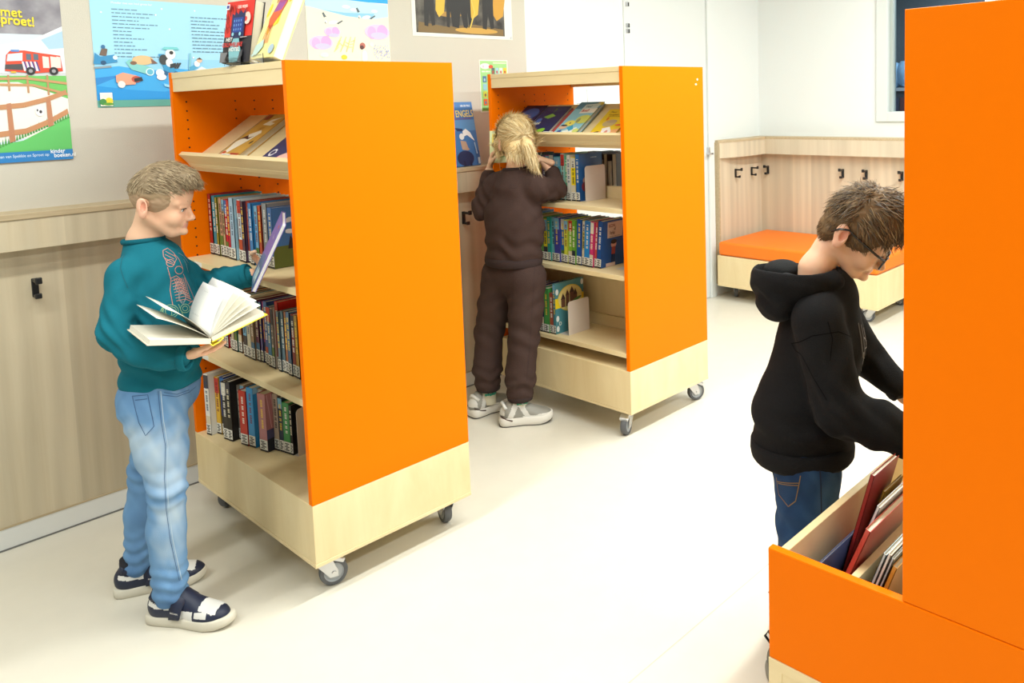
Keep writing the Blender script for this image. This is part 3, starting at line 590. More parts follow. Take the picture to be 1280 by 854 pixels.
def tan_art(b, d, h):
    b.rect(0, 0, 1, 1, '#c79a45'); b.rect(0, 0, .35, .16, '#d8b27a'); b.rect(.05, .03, .22, .13, '#c24d2c'); b.rect(.5, .0, .95, .1, '#a8432c')
    b.poly([(.12, .14), (.3, .10), (.62, .38), (.78, .56), (.62, .62), (.3, .52), (.06, .34)], '#e9e0cc'); b.poly([(.08, .4), (.3, .5), (.42, .44), (.62, .48), (.5, .40), (.3, .42)], '#3a2a26')
    b.ell(.86, .34, .05, .03, '#2a2320', .6); b.poly([(.35, .74), (.8, .72), (.86, .78), (.62, .8), (.9, .92), (.5, .86)], '#efe6d2'); b.text('ALS', .42, .62, .12, '#b8802f', bold=.03); b.rect(.05, .86, .3, .98, '#8a3b2a')
    b.line([(.0, 0), (0.0, 1)], .03, '#4a3226')
slope_book('tan picture book with a white figure on the near sloping shelf', U1, .604, .145, .235, .022, '#c79a45', tan_art, group='books on the near sloping shelf')
def navy_art(b, d, h):
    b.rect(0, 0, 1, 1, '#2b3566'); b.line([(.22+.09*math.cos(a*.45), .20+.06*math.sin(a*.45)) for a in range(15)], .03, '#e9e6ea'); b.ell(.34, .2, .015, .012, '#e9e6ea')
    for k in range(8): b.line([(.3, .44+.025*k), (.5, .52+.025*k), (.7, .46+.025*k)], .012, '#c9c6c4')
    b.poly([(.55, 0), (.62, .14), (1, .3), (1, 0)], '#e7b9b0'); b.poly([(.48, 0), (.62, .14), (.62, 0)], '#c83f92'); b.rect(.62, 0, 1, .07, '#efb05a')
slope_book('navy picture book with a pink corner on the near sloping shelf', U1, .320, .165, .235, .012, '#2b3566', navy_art, group='books on the near sloping shelf')
def leaf_art(b, d, h):
    b.rect(0, 0, 1, 1, '#26305f'); b.ell(.5, .90, .4, .1, '#33406b'); b.poly([(.25, .62), (.5, .56), (.72, .66), (.5, .74)], '#7fb04a'); b.poly([(.5, .74), (.46, .92), (.54, .92)], '#5d7a4a')
    b.text('Feest', .05, .34, .15, '#eef0d8', xs=.9, rot=.12, bold=.02, shear=.2); b.text('bos', .1, .22, .12, '#eef0d8', xs=.9, rot=.12, bold=.02); b.ell(.62, .14, .18, .09, '#8ecb3c', .3); b.ell(.28, .08, .14, .06, '#9fb6d0'); b.ell(.2, .5, .1, .08, '#4a6ab0')
slope_book('navy book with green leaves on the far sloping shelf', U2, .680, .160, .228, .016, '#26305f', leaf_art, group='books on the far sloping shelf')
def owl_art(b, d, h):
    b.rect(0, 0, 1, 1, '#1f2a54'); b.ell(.5, .7, .4, .2, '#3a62a8'); b.ell(.6, .4, .25, .16, '#c9a544'); b.ell(.3, .3, .2, .12, '#5f8ac0'); b.rect(0, .93, 1, 1, '#141a33')
slope_book('dark blue book with gold patches on the far sloping shelf', U2, .832, .148, .235, .018, '#1f2a54', owl_art, group='books on the far sloping shelf')
def red_cover(b, d, h): b.rect(0, 0, 1, 1, '#b5504c'); b.rect(.2, .3, .8, .7, '#d9a59c')
slope_book('red book half hidden under the pale blue book on the far shelf', U2, .512, .145, .215, .008, '#b5504c', red_cover, group='books on the far sloping shelf')
def boef_art(b, d, h):
    b.rect(0, 0, 1, 1, '#8fc6d8'); b.rect(0, .78, 1, 1, '#5b95bd'); b.ell(.9, .94, .12, .06, '#e2d24a'); b.poly([(.30, .78), (.9, .80), (.92, .95), (.32, .92)], '#cfe6ee'); b.poly([(.34, .64), (.96, .66), (.95, .80), (.34, .78)], '#f2eee6')
    b.text('Veel', .40, .815, .10, '#5f8aa0', bold=.03, xs=1.3, rot=.03); b.text('Boef!', .38, .685, .105, '#c2322c', bold=.04, xs=1.3, rot=.03)
    b.ell(.75, .46, .28, .13, '#cdd36a'); b.ell(.35, .34, .2, .09, '#e9dd6a'); b.ell(.36, .34, .03, .02, '#6a4a3a'); b.ell(.6, .42, .07, .07, '#9a9a6a'); b.ell(.2, .22, .16, .06, '#dcb59a'); b.ell(.2, .27, .13, .025, '#23304a'); b.poly([(.1, .02), (.3, .02), (.26, .14), (.14, .12)], '#2c4f9c')
    b.poly([(.3, .1), (.8, .22), (.9, .06), (.5, .02)], '#e9eee6'); b.poly([(.4, .2), (.55, .28), (.72, .16), (.6, .1)], '#3a9ac0'); b.ell(.85, .12, .12, .06, '#d2da7a'); b.rect(.96, 0, 1, .8, '#8d8340')
slope_book('pale blue comic book with red title on the far sloping shelf', U2, .470, .150, .250, .012, '#8fc6d8', boef_art, lift=.009, group='books on the far sloping shelf')
def gold_art(b, d, h):
    b.rect(0, 0, 1, 1, '#e9c62c'); b.rect(0, 0, 1, .18, '#f0a868'); b.poly([(.2, .18), (1, .3), (1, .0), (0, 0)], '#f2b27a'); b.text('Fleur', .14, .86, .09, '#9a7420', bold=.03, xs=1.3); b.text('Kampioen', .16, .765, .08, '#9a7420', bold=.03, xs=1.15); b.dashes(.2, .9, .72, .014, paint('#a8862c'), 8)
    b.ell(.45, .48, .24, .12, '#c2ad7c'); b.ell(.5, .55, .2, .06, '#b59f7e'); b.poly([(.5, .0), (.36, .3), (.6, .36), (.78, .2), (.74, 0)], '#efe9e4'); b.ell(.6, .18, .06, .06, '#d88a7c'); b.ell(.24, .16, .1, .03, '#6a4030', .2); b.ell(.85, .42, .12, .03, '#d86a3c'); b.ell(.25, .64, .04, .06, '#e07a2c')
slope_book('yellow comic book with orange foot on the far sloping shelf', U2, .262, .150, .205, .010, '#e9c62c', gold_art, group='books on the far sloping shelf')
t = thing('book_stand', 'clear acrylic divider standing on the ridge behind the pale blue comic book', 'stand', (U2[0]+.262, U2[1]+.455, 1.4215), 0, 'clear book stands')
b = MB(); b.box((.004, 0, .006), (.006, .07, .075), acr); b.build('upright', t); b = MB(); b.box((.004, 0, .006), (.036, .07, .008), acr); b.build('foot', t)
# picture book on the ledge behind, leaning on the pin-board
def angels_art(b, d, h):
    b.rect(0, 0, 1, 1, '#3f77b5'); b.rect(0, .55, 1, .72, '#5a93c9'); b.text('ENGELS', .985, .765, .150, '#ecd86a', xs=.98, bold=.02, align='RIGHT'); b.text('VER DE MAG', .93, .925, .042, '#dfe9f2', xs=1.2, bold=.03, align='RIGHT'); b.dashes(.45, .95, .725, .025, paint('#6b5f9a'), 9)
    b.poly([(.6, .54), (.70, .58), (.82, .52), (.92, .38), (.80, .44), (.72, .48), (.62, .46)], '#e9eef2'); b.poly([(.40, .6), (.62, .58), (.6, .54), (.45, .55)], '#24406e')
    b.ell(.56, .46, .07, .05, '#dfe6ea'); b.poly([(.5, .40), (.66, .38), (.7, .28), (.74, .25), (.66, .24), (.52, .26)], '#b59a86'); b.ell(.58, .12, .24, .12, '#22345c'); b.rect(.5, 0, .56, .08, '#1b2748'); b.rect(.68, 0, .74, .08, '#1b2748')
    b.poly([(.88, .3), (1, .22), (1, .02), (.88, .02)], '#31629c'); b.rect(.93, .02, .99, .12, '#bcd3e2'); b.line([(.9, .36), (.93, .18)], .03, '#a9c6dd')
face_book('blue picture book standing on the ledge, lettered in yellow', (2.378, 3.222, 1.131), (1, 0), R_(10.5), .216, .325, .012, '#3f77b5', angels_art)
# books in the near trough
tg = 'books in the near trough'
def tbook(label, y, t, h, d, col, lean, x=.12, **k):
    M = Matrix.Translation((TX+x, y, UP+.002)) @ Matrix.Rotation(R_(lean), 4, 'X'); return shelf_book('book', col, label, tg, M, t, h, d, label=False, marks='none', seed=3, **k)
# ---------------------------------------------------------------- posters on the pin-board
BY = 3.287
def poster(name, label, cat, x0, x1, z0, z1, draw, y=BY, base=PAPER, curl=0.):
    b = MB(); W_, H_ = x1-x0, z1-z0; b.box((0, -.0006, 0), (W_, 0, H_), base)
    b.plane((0, -.0007, 0), (W_, 0, 0), (0, 0, H_), .00006); draw(b, W_/H_)
    o = b.build(name, None); o.location = (x0, y, z0); tag(o, label, cat, 'posters on the pin-board'); return o
def art_truck(b, r):
    # visible part runs from u=.58 to 1 of the sheet (x .622 .. .831)
    sm = pm('smoke_print', '#8d8a94', .7, var=.0)
    nt = sm.node_tree; nz = nt.nodes.new('ShaderNodeTexNoise'); nz.inputs['Scale'].default_value = 9; nz.inputs['Detail'].default_value = 5; tc = nt.nodes.new('ShaderNodeTexCoord'); nt.links.new(tc.outputs['Object'], nz.inputs['Vector'])
    rp = nt.nodes.new('ShaderNodeValToRGB'); rp.color_ramp.elements[0].position = .35; rp.color_ramp.elements[0].color = (*hx('#77747f'), 1); rp.color_ramp.elements[1].position = .7; rp.color_ramp.elements[1].color = (*hx('#b5b4bb'), 1)
    nt.links.new(nz.outputs['Fac'], rp.inputs['Fac']); nt.links.new(rp.outputs['Color'], nt.nodes['Principled BSDF'].inputs['Base Color'])
    b.rect(0, .0, 1, 1, '#cfe0ee'); b.rect(0, .62, 1, 1, sm)
    # v scale: photo y 0 -> .78 ; 203 -> 0
    def V(y): return .0 + (203-y)/203*.78
    def X(px, py=197): return .30 + (px+(197-py)*17/197)/91*.70
    XT = lambda px: X(px, 76); XF = lambda px: X(px, 100); XN = lambda px: X(px, 145)
    b.poly([(X(40, 48), V(48)), (1, V(30)), (1, V(90)), (X(0), V(92)), (X(0), V(58))], '#dfe9f2')
    b.poly([(X(50, 48), V(48)), (1, V(36)), (1, V(58)), (X(60, 60), V(60))], '#a9cbe6')
    b.rect(0, V(94), 1, V(90), '#c9ccd2')
    b.poly([(0, V(94)), (1, V(94)), (1, V(124)), (X(60), V(112)), (X(30), V(102)), (0, V(103))], '#6fbf62')
    b.poly([(0, V(103)), (X(30), V(102)), (X(60), V(112)), (1, V(124)), (1, V(150)), (X(40), V(172)), (0, V(182)), ], '#ece9e2')
    b.poly([(0, V(186)), (X(30), V(176)), (X(60), V(162)), (X(80), V(152)), (1, V(147)), (1, V(190)), (0, V(196))], '#63c26b')
    for k in range(26):
        px = k*3.5; b.poly([(X(px), V(184-px*.4)), (X(px+2), V(176-px*.4-(k % 3)*2)), (X(px+3), V(184-px*.4))], '#4a9a4c')
    # far fence
    for px in (9, 32, 57): b.rect(XF(px), V(112+px*.12), XF(px+2.5), V(93), '#b98a62')
    b.line([(0, V(99)), (XF(30), V(97)), (1, V(104))], .012, '#c29468'); b.line([(0, V(104)), (XF(40), V(106)), (1, V(118))], .012, '#c29468')
    # near fence
    b.line([(0, V(137)), (XN(30), V(131)), (XN(60), V(124)), (XN(85), V(115))], .024, '#c08a62'); b.line([(0, V(171)), (XN(30), V(164)), (XN(60), V(153)), (XN(85), V(140))], .026, '#c08a62')
    for px, y0, y1 in ((9, 178, 128), (58, 160, 122)): b.poly([(XN(px), V(y0)), (XN(px+7), V(y0-2)), (XN(px+5.5), V(y1)), (XN(px), V(y1+1))], '#b98060')
    b.ell(XN(49), V(140), .042, .022, '#e8e8ea'); b.ell(XN(50), V(140), .014, .008, '#3a3a40'); b.ell(XN(46), V(138), .008, .006, '#3a3a40')
    # fire engine
    b.poly([(XT(5), V(88)), (XT(8), V(68)), (XT(13), V(63)), (XT(30), V(62)), (XT(50), V(65)), (XT(75), V(68)), (XT(77), V(88)), (XT(40), V(91))], '#d8492f')
    b.poly([(XT(8), V(76)), (XT(10), V(67)), (XT(28), V(65)), (XT(27), V(75))], '#cfdbe4'); b.poly([(XT(5), V(86)), (XT(6), V(80)), (XT(27), V(79)), (XT(27), V(87))], '#4a4a4e')
    for px in (32, 41): b.poly([(XT(px), V(74)), (XT(px), V(66)), (XT(px+6), V(66.5)), (XT(px+6), V(74))], '#5a6a7c')
    for px in (52, 62, 70): b.poly([(XT(px), V(84)), (XT(px), V(69)), (XT(px+8 if px < 70 else px+5), V(70)), (XT(px+8 if px < 70 else px+5), V(84))], '#d9d6d2')
    for k in range(4): b.poly([(XT(28+k*5), V(88)), (XT(31+k*5), V(88)), (XT(28+k*5), V(76)), (XT(26+k*5), V(76))], '#e9e6ea'); b.poly([(XT(31+k*5), V(88)), (XT(33+k*5), V(88)), (XT(30+k*5), V(76)), (XT(28+k*5), V(76))], '#5a4a8c')
    for px in (36, 65): b.ell(XT(px), V(88), .045, .02, '#26262a'); b.ell(XT(px), V(88), .02, .009, '#9a9aa0')
    b.rect(XT(14), V(64), XT(24), V(61.5), '#5a86c8'); b.rect(XT(12), V(90.5), XT(18), V(88.5), '#e2b93a')
    for k in range(5): b.line([(XT(24+k*3), V(60)), (XT(22+k*4.2), V(54))], .006, '#f2f6fa')
    # lettering
    sc = .105
    b.text('t met', X(26, 16), V(21), sc*.58, '#f2d62a', bold=.05, xs=2.1, rot=-.02, align='RIGHT')
    b.text('Sproet!', X(40, 28)+.005, V(32), sc*.60, '#f2d62a', bold=.06, xs=2.0, rot=-.03, align='RIGHT')
    b.rect(0, 0, 1, V(190), '#2a7fc4'); b.text('boeken van Spekkie en Sproet op', X(60), V(197), .020, '#cfe2f4', xs=2.0, bold=.02, align='RIGHT')
    b.text('kinder', X(62), V(194), .028, '#f2f6fa', xs=2.0, bold=.04); b.text('boeken.nl', X(66), V(199.5), .028, '#f2f6fa', xs=2.0, bold=.04)
poster('poster', 'poster with a red fire engine and fence at far left of the wall', 'poster', .532, .831, 1.292, 1.985, art_truck, base=PAPER)
def art_blue(b, r):
    # sheet spans px x 111..310 (+), y -8..135
    def X(px, py=70): return (px-(111+py*.093))/ (308-111) if True else 0
    def V(y): return (134.5-y)/145.0
    P = lambda px, y: (X(px, y), V(y))
    b.rect(0, 0, 1, 1, '#9fd6f2'); b.rect(0, .28, 1, .45, '#8fcdf0'); b.rect(0, .06, 1, .28, '#2f9fe0')
    b.poly([(0, .06), (1, .06), (1, .30), (.75, .33), (.5, .36), (.3, .34), (.14, .38), (0, .36)], '#3aa6e6'); b.poly([(0, .06), (1, .06), (1, .22), (.6, .2), (.4, .14), (.2, .16), (0, .2)], '#1f93dc'); b.poly([(0, .2), (.16, .30), (.0, .27)], '#2a86d0')
    b.rect(0, 0, 1, .065, '#5fa79c'); b.text('Moeder met een heel grote kar', .12, .955, .028, '#e6f4fb', xs=.68, bold=.02)
    gr = paint('#5b7f99')
    for k in range(14): b.dashes(.12, .50, .90-.0335*k, .0085, gr, 20+k, [.5, .95, .8, .5, 1, .8, .3, .35, .6, .3, .4, .7, .3, 1.][k]*.62+.1)
    for k in range(11): b.dashes(.60, .98, .86-.0335*k, .0085, gr, 50+k, [.9, .4, .5, .5, 1, 1, 1, 1, 1, 1, 1][k])
    for (x, y) in ((.06, .87), (.42, .93), (.38, .87), (.63, .93), (.46, .74), (.60, .47)): b.ell(x, y, .006, .008, '#e9f6fc')
    # animals on wheels (generic)
    b.poly([P(118, 62), P(124, 67), P(140, 64), P(144, 74), P(128, 77), P(117, 77)], '#2f8ac0'); b.ell(*P(128, 75), .016, .02, '#1f4f78'); b.ell(*P(141, 68), .014, .02, '#cfe6f2'); b.poly([P(123, 65), P(126, 55), P(132, 57), P(131, 66)], '#6e5a50'); b.ell(*P(127, 54), .012, .018, '#2a6a9a')
    b.line([P(118, 82), P(137, 80)], .018, '#8a9aa6')
    b.poly([P(153, 74), P(157, 70), P(185, 82), P(181, 91), P(160, 84)], '#7cc6c4'); b.ell(*P(182, 87), .026, .036, '#cfe9ee'); b.ell(*P(182, 87), .019, .027, '#5fb3cf')
    b.ell(*P(173, 71), .065, .045, '#d9b98a'); b.ell(*P(162, 75), .02, .018, '#7a5a44'); b.poly([P(182, 68), P(191, 75), P(184, 76)], '#7a5a50')
    b.poly([P(191, 62), P(200, 86), P(214, 90), P(212, 80), P(203, 76), P(198, 62)], '#2f93c6'); b.ell(*P(198, 70), .028, .05, '#33383c'); b.ell(*P(206, 62), .032, .05, '#eef2f2'); b.ell(*P(207, 60), .013, .018, '#23262a'); b.ell(*P(205, 74), .022, .04, '#e6ecee'); b.poly([P(206, 76), P(213, 74), P(214, 80), P(206, 82)], '#2a2e33')
    b.poly([P(195, 56), P(217, 56), P(214, 52), P(198, 52)], '#6fc6cc'); b.line([P(212, 82), P(216, 74)], .012, '#33383c'); b.line([P(215, 82), P(219, 74)], .012, '#33383c')
    b.ell(*P(200, 89), .018, .028, '#1d5f8c'); b.ell(*P(214, 90), .018, .028, '#1d5f8c'); b.ell(*P(194, 88), .026, .034, '#e9eef2'); b.ell(*P(196, 94), .03, .03, '#f0e9ec')
    b.line([P(231, 60), P(231, 84)], .012, '#7fc3d6'); b.poly([P(230, 80), P(238, 76), P(242, 80), P(232, 86)], '#4aa3cf'); b.ell(*P(240, 75), .018, .03, '#eef2f2'); b.ell(*P(243, 70), .018, .024, '#e2b9a0'); b.poly([P(239, 69), P(247, 69), P(243, 66)], '#4a3a33'); b.poly([P(234, 88), P(246, 79), P(262, 87)], '#dfeef2'); b.ell(*P(232, 89), .02, .012, '#5fbfae')
    b.poly([P(142, 92), P(150, 88), P(166, 92), P(165, 104), P(150, 105), P(143, 101)], '#f0a084'); b.ell(*P(149, 104), .022, .032, '#e9e6e2'); b.ell(*P(166, 97), .03, .03, '#b9503c'); b.poly([P(163, 96), P(172, 94), P(174, 99), P(164, 101)], '#2c2a30')
    b.poly([P(199, 103), P(212, 107), P(211, 110), P(200, 107)], '#8fd0ee'); b.ell(*P(213, 106), .015, .035, '#efb29c')
    b.rect(.015, .012, .085, .135, '#f2efe2'); b.ell(.05, .10, .02, .02, '#dfe6da'); b.ell(.065, .06, .022, .03, '#e9d23a'); b.ell(.03, .05, .02, .03, '#3f8a4a'); b.ell(.06, .03, .03, .014, '#5f9a3c')
poster('poster', 'light blue poster of animals on wheels, left of the hotel novel', 'poster', .921, 1.486, 1.469, 1.86, art_blue)
def art_dune(b, r):
    def X(px): return (px-383)/(486.5-383)
    def V(y): return .06 + (76-y)/76*.80
    P = lambda px, y: (X(px), V(y))
    b.rect(0, 0, 1, 1, '#f0ead2'); b.rect(0, V(6), 1, 1, '#19a3ea'); b.poly([P(383, 3), P(486, 7), P(486, 22), P(470, 25), P(430, 23), P(395, 17), P(383, 15)], '#b9def2')
    b.poly([P(400, 18), P(430, 20), P(468, 19), P(464, 26), P(432, 24)], '#8cc6e6'); b.ell(*P(432, 13), .05, .02, '#e6f1f6'); b.ell(*P(442, 16), .05, .02, '#e6f1f6'); b.ell(*P(468, 16), .04, .018, '#e6f1f6')
    for px, py in ((415, 28), (457, 20)):
        b.ell(*P(px, py+4), .055, .022, '#f2f1ea', .2); b.ell(*P(px-9, py+4), .016, .018, '#f2f1ea'); b.poly([P(px-13, py-6), P(px-11, py-7), P(px-8, py-2), P(px-11, py-1)], '#55636c'); b.poly([P(px+4, py+5), P(px+11, py+1), P(px+12, py+2), P(px+6, py+6)], '#55636c'); b.line([P(px-10, py+4), P(px-9, py+6)], .01, '#55636c')
    for cx, cy, s in ((399, 56, 1.), (413, 43, .7), (470, 41, 1.15)):
        b.ell(*P(cx, cy), .14*s, .085*s, '#e3c6e6'); b.ell(*P(cx-6*s, cy+1), .05*s, .07*s, '#cfaede'); b.ell(*P(cx+6*s, cy-1), .06*s, .075*s, '#d3a9de'); b.ell(*P(cx+2, cy+4), .09*s, .035*s, '#c9c3e6')
    b.ell(*P(450, 58), .035, .04, '#b5685c'); b.ell(*P(449, 60), .025, .026, '#5a2f30'); b.ell(*P(452, 71), .035, .08, '#eef0ee'); b.ell(*P(426, 72), .035, .03, '#f2cf3a'); b.ell(*P(402, 70), .05, .03, '#cfe6de'); b.ell(*P(462, 56), .03, .03, '#d6e2dc')
    for k in range(16): b.line([P(414+k*1.5, 66-(k % 5)*3), P(420+k*1.4, 60-(k % 4)*4)], .008, '#efdc8a')
    rr = random.Random(1)
    for k in range(40): px = rr.uniform(464, 484); py = rr.uniform(58, 74); b.line([P(px, py), P(px+1, py-2)], .008, '#a9aede')
poster('poster', 'pale dune poster with two gulls behind the near bookcase', 'poster', 1.734, 2.143, 1.63, 1.99, art_dune)
def art_painting(b, r):
    # a generic dark group portrait in brown and gold
    br = pm('dark_print', '#3f3a35', .55); nt = br.node_tree; nz = nt.nodes.new('ShaderNodeTexNoise'); nz.inputs['Scale'].default_value = 14; nz.inputs['Detail'].default_value = 6; tc = nt.nodes.new('ShaderNodeTexCoord'); nt.links.new(tc.outputs['Object'], nz.inputs['Vector'])
    rp = nt.nodes.new('ShaderNodeValToRGB'); rp.color_ramp.elements[0].position = .36; rp.color_ramp.elements[0].color = (*hx('#2d2927'), 1); rp.color_ramp.elements[1].position = .66; rp.color_ramp.elements[1].color = (*hx('#6b675f'), 1)
    nt.links.new(nz.outputs['Fac'], rp.inputs['Fac']); nt.links.new(rp.outputs['Color'], nt.nodes['Principled BSDF'].inputs['Base Color'])
    b.rect(.035, .04, .915, .97, br); G, K = '#d9b13a', '#1d1a1a'
    b.poly([(.05, .045), (.9, .045), (.9, .12), (.6, .16), (.3, .12), (.06, .16)], '#7a6238'); b.ell(.62, .09, .22, .035, '#c49a45'); b.ell(.35, .26, .12, .03, '#a8813c')
    for x, w_, c in ((.27, .05, G), (.60, .06, G), (.86, .07, '#c9952f')): b.poly([(x-w_, .30), (x-w_*.4, .22), (x+w_*.6, .28), (x+w_, .5), (x+w_*.6, .74), (x-w_*.6, .72)], c)
    for x, w_ in ((.46, .07), (.16, .05), (.36, .04), (.74, .06), (.53, .035)): b.poly([(x-w_, .12), (x-w_*.3, .11), (x, .3), (x+w_*.4, .12), (x+w_, .13), (x+w_*.9, .72), (x-w_*.8, .74)], K)
    for k in range(9): b.line([(.1+.09*k, .5+.04*(k % 3)), (.16+.085*k, .93)], .006, '#8c7a55')
    for x in (.27, .46, .60, .74, .16, .86): b.ell(x, .80, .022, .035, '#b98f6c'); b.ell(x, .835, .035, .014, '#2a2320')
    b.ell(.47, .63, .03, .03, '#b5603a'); b.line([(.55, .12), (.6, .3), (.56, .5)], .012, '#e2c45a')
o = poster('poster', 'dark brown and gold group painting print pinned near the white wall', 'poster', 2.272, 2.905, 1.776, 2.21, art_painting)
b = MB(); b.cyl((.622, -.001, .012), (.622, -.006, .012), .006, STEEL, 14); b.build('push_pin', o)
def art_green(b, r):
    b.rect(.03, .02, .97, .98, '#9fd48a'); b.ell(.2, .88, .17, .055, '#f2ece6'); b.ell(.40, .87, .08, .035, '#d8553c'); b.text('JIJ', .12, .862, .045, '#d05a9a', bold=.03); b.rect(.48, .93, .95, .955, '#d6ecc4'); b.dashes(.08, .38, .765, .025, paint('#e9f4e0'), 2)
    cols = ['#5a6a6a', '#9fc6d6', '#e9e6dc', '#efc83a', '#4a7a9a', '#e8a04a', '#8fc0cf', '#3f6a5a', '#cfd24a', '#5fb3c6', '#e0662f', '#7a5a4a']
    for k in range(4): b.rect(.42+.14*k, .72, .53+.14*k, .85, cols[k]); b.ell(.47+.14*k, .77, .03, .03, '#b5543c')
    for j in range(4):
        for i in range(5):
            b.rect(.10+.17*i, .57-.145*j, .23+.17*i, .69-.145*j, cols[(i*3+j*2+4) % 12]); b.ell(.165+.17*i, .62-.145*j, .03, .03, cols[(i+j*5+1) % 12])
    b.rect(.05, .045, .95, .09, '#5f8a3c'); b.rect(.38, .03, .6, .08, '#2a2a2a')
poster('poster', 'green reading list poster beside the far bookcase', 'poster', 2.669, 2.862, 1.396, 1.668, art_green)
p = MB(); p.lathe((1.492, BY, 1.852), (0, -1, 0), [(.0, .008), (.005, .008), (.006, .004), (.003, 0)], BLACK, 14); tag(p.build('push_pin'), 'dark push pin at the corner of the light blue poster', 'pin')
def tb2(label, x, y, lean, t, h, d, col):
    M = Matrix.Translation((TX+x, y, .364+t*.25)) @ Matrix.Rotation(R_(lean), 4, 'X'); return shelf_book('book', col, label, tg, M, t, h, d, label=False, marks='none', seed=3)
tb2('thin blue-grey book in the near trough, next to its front board', .055, .7845, 15, .005, .125, .20, '#4a5a86')
tb2('tall dark red folder leaning in the near trough under the black sleeve', .222, .774, 15, .009, .280, .13, '#8e2522')
tb2('ochre book in the near trough behind the dark red folder', .275, .765, 17, .006, .225, .10, '#a8842c')
tb2('magenta book in the near trough between ochre and white ones', .30, .7586, 18, .005, .212, .10, '#b02a6c')
tb2('white glossy folder leaning in the near trough', .150, .7512, 21, .007, .262, .24, '#d2d4d8')
tb2('salmon red picture book leaning on the near trough divider', .085, .741, 22, .011, .242, .26, '#c04a40')
tb2('pale blue magazine in the inner lane of the near trough', .05, .678, 20, .006, .225, .24, '#b9c9cf')
tb2('white magazine in the inner lane of the near trough', .05, .670, 20, .006, .228, .24, '#dcdcd8')
tb2('grey-white booklet in the inner lane of the near trough', .05, .662, 20, .005, .222, .24, '#aeb6ba')
tb2('ochre booklet in the inner lane of the near trough', .05, .652, 20, .009, .205, .22, '#c9923c')
# ---------------------------------------------------------------- organic surfaces: blended rounded cones and ellipsoids
def V3(p): return np.array(p, dtype=np.float32)
class Blob:
    def __init__(s): s.ops = []
    def cone(s, a, b, ra, rb=None, k=.02, fl=None, op='u', off=0.):
        k = k*.6 if k > .011 else k
        a = V3(a); b = V3(b); rb = ra if rb is None else rb
        if fl is not None: n = V3(fl[0]); n = n/np.linalg.norm(n); fl = (n, fl[1])
        R = max(ra, rb)*(max(1, fl[1]) if fl else 1)
        def f(P):
            pa = P-a; ab = b-a; L = max(1e-9, float(ab@ab)); t = np.clip(pa@ab/L, 0, 1); q = pa - t[..., None]*ab; m = 1.
            if fl: c = q@fl[0]; q = q + fl[0]*(c*(1/fl[1]-1))[..., None]; m = min(1., (1+fl[1])/2)
            return (np.sqrt((q*q).sum(-1)) - (ra+(rb-ra)*t))*m
        s.ops.append((op, f, np.minimum(a, b)-R, np.maximum(a, b)+R, k)); return s
    def ell(s, c, r, rot=None, k=.02, op='u'):
        k = k*.6 if k > .011 else k
        c = V3(c); r = V3(r); rot = None if rot is None else np.array(rot, dtype=np.float32)
        def f(P):
            q = P-c
            if rot is not None: q = q@rot           # columns of rot = axes
            k0 = np.sqrt(((q/r)**2).sum(-1)); k1 = np.sqrt(((q/(r*r))**2).sum(-1))
            return k0*(k0-1)/np.maximum(k1, 1e-6)
        R = float(r.max()); s.ops.append((op, f, c-R, c+R, k)); return s
    def chain(s, pts, rs, k=.02, fl=None):
        for i in range(len(pts)-1): s.cone(pts[i], pts[i+1], rs[i], rs[i+1], k if i else k, fl)
        return s
    def cut(s, n, d, k=.004):
        """keep where n.p < d"""
        n = V3(n); n = n/np.linalg.norm(n)
        s.ops.append(('c', lambda P: P@n-d, None, None, k)); return s
    def mesh(s, h, extra=None):
        U = [o for o in s.ops if o[0] == 'u']
        lo = np.min([o[2] for o in U], 0)-4*h; hi = np.max([o[3] for o in U], 0)+4*h
        n = np.ceil((hi-lo)/h).astype(int)+1
        D = np.full(n, .5, np.float32); ax = [lo[i]+h*np.arange(n[i], dtype=np.float32) for i in range(3)]
        for op, f, a, b, k in s.ops:
            if a is None: i0 = np.zeros(3, int); i1 = n
            else:
                i0 = np.clip(np.floor((a-k-2*h-lo)/h).astype(int), 0, n); i1 = np.clip(np.ceil((b+k+2*h-lo)/h).astype(int)+1, 0, n)
            sl = tuple(slice(i0[i], i1[i]) for i in range(3))
            P = np.stack(np.meshgrid(*[ax[i][sl[i]] for i in range(3)], indexing='ij'), -1)
            if P.size == 0: continue
            d = f(P).astype(np.float32); e = D[sl]
            if op == 'u': hh = np.maximum(k-np.abs(e-d), 0)/k; D[sl] = np.minimum(e, d)-hh*hh*k*.25
            else:
                d2 = -d if op == 's' else d
                hh = np.maximum(k-np.abs(e-d2), 0)/k; D[sl] = np.maximum(e, d2)+hh*hh*k*.25
        return nets(D, lo, h)
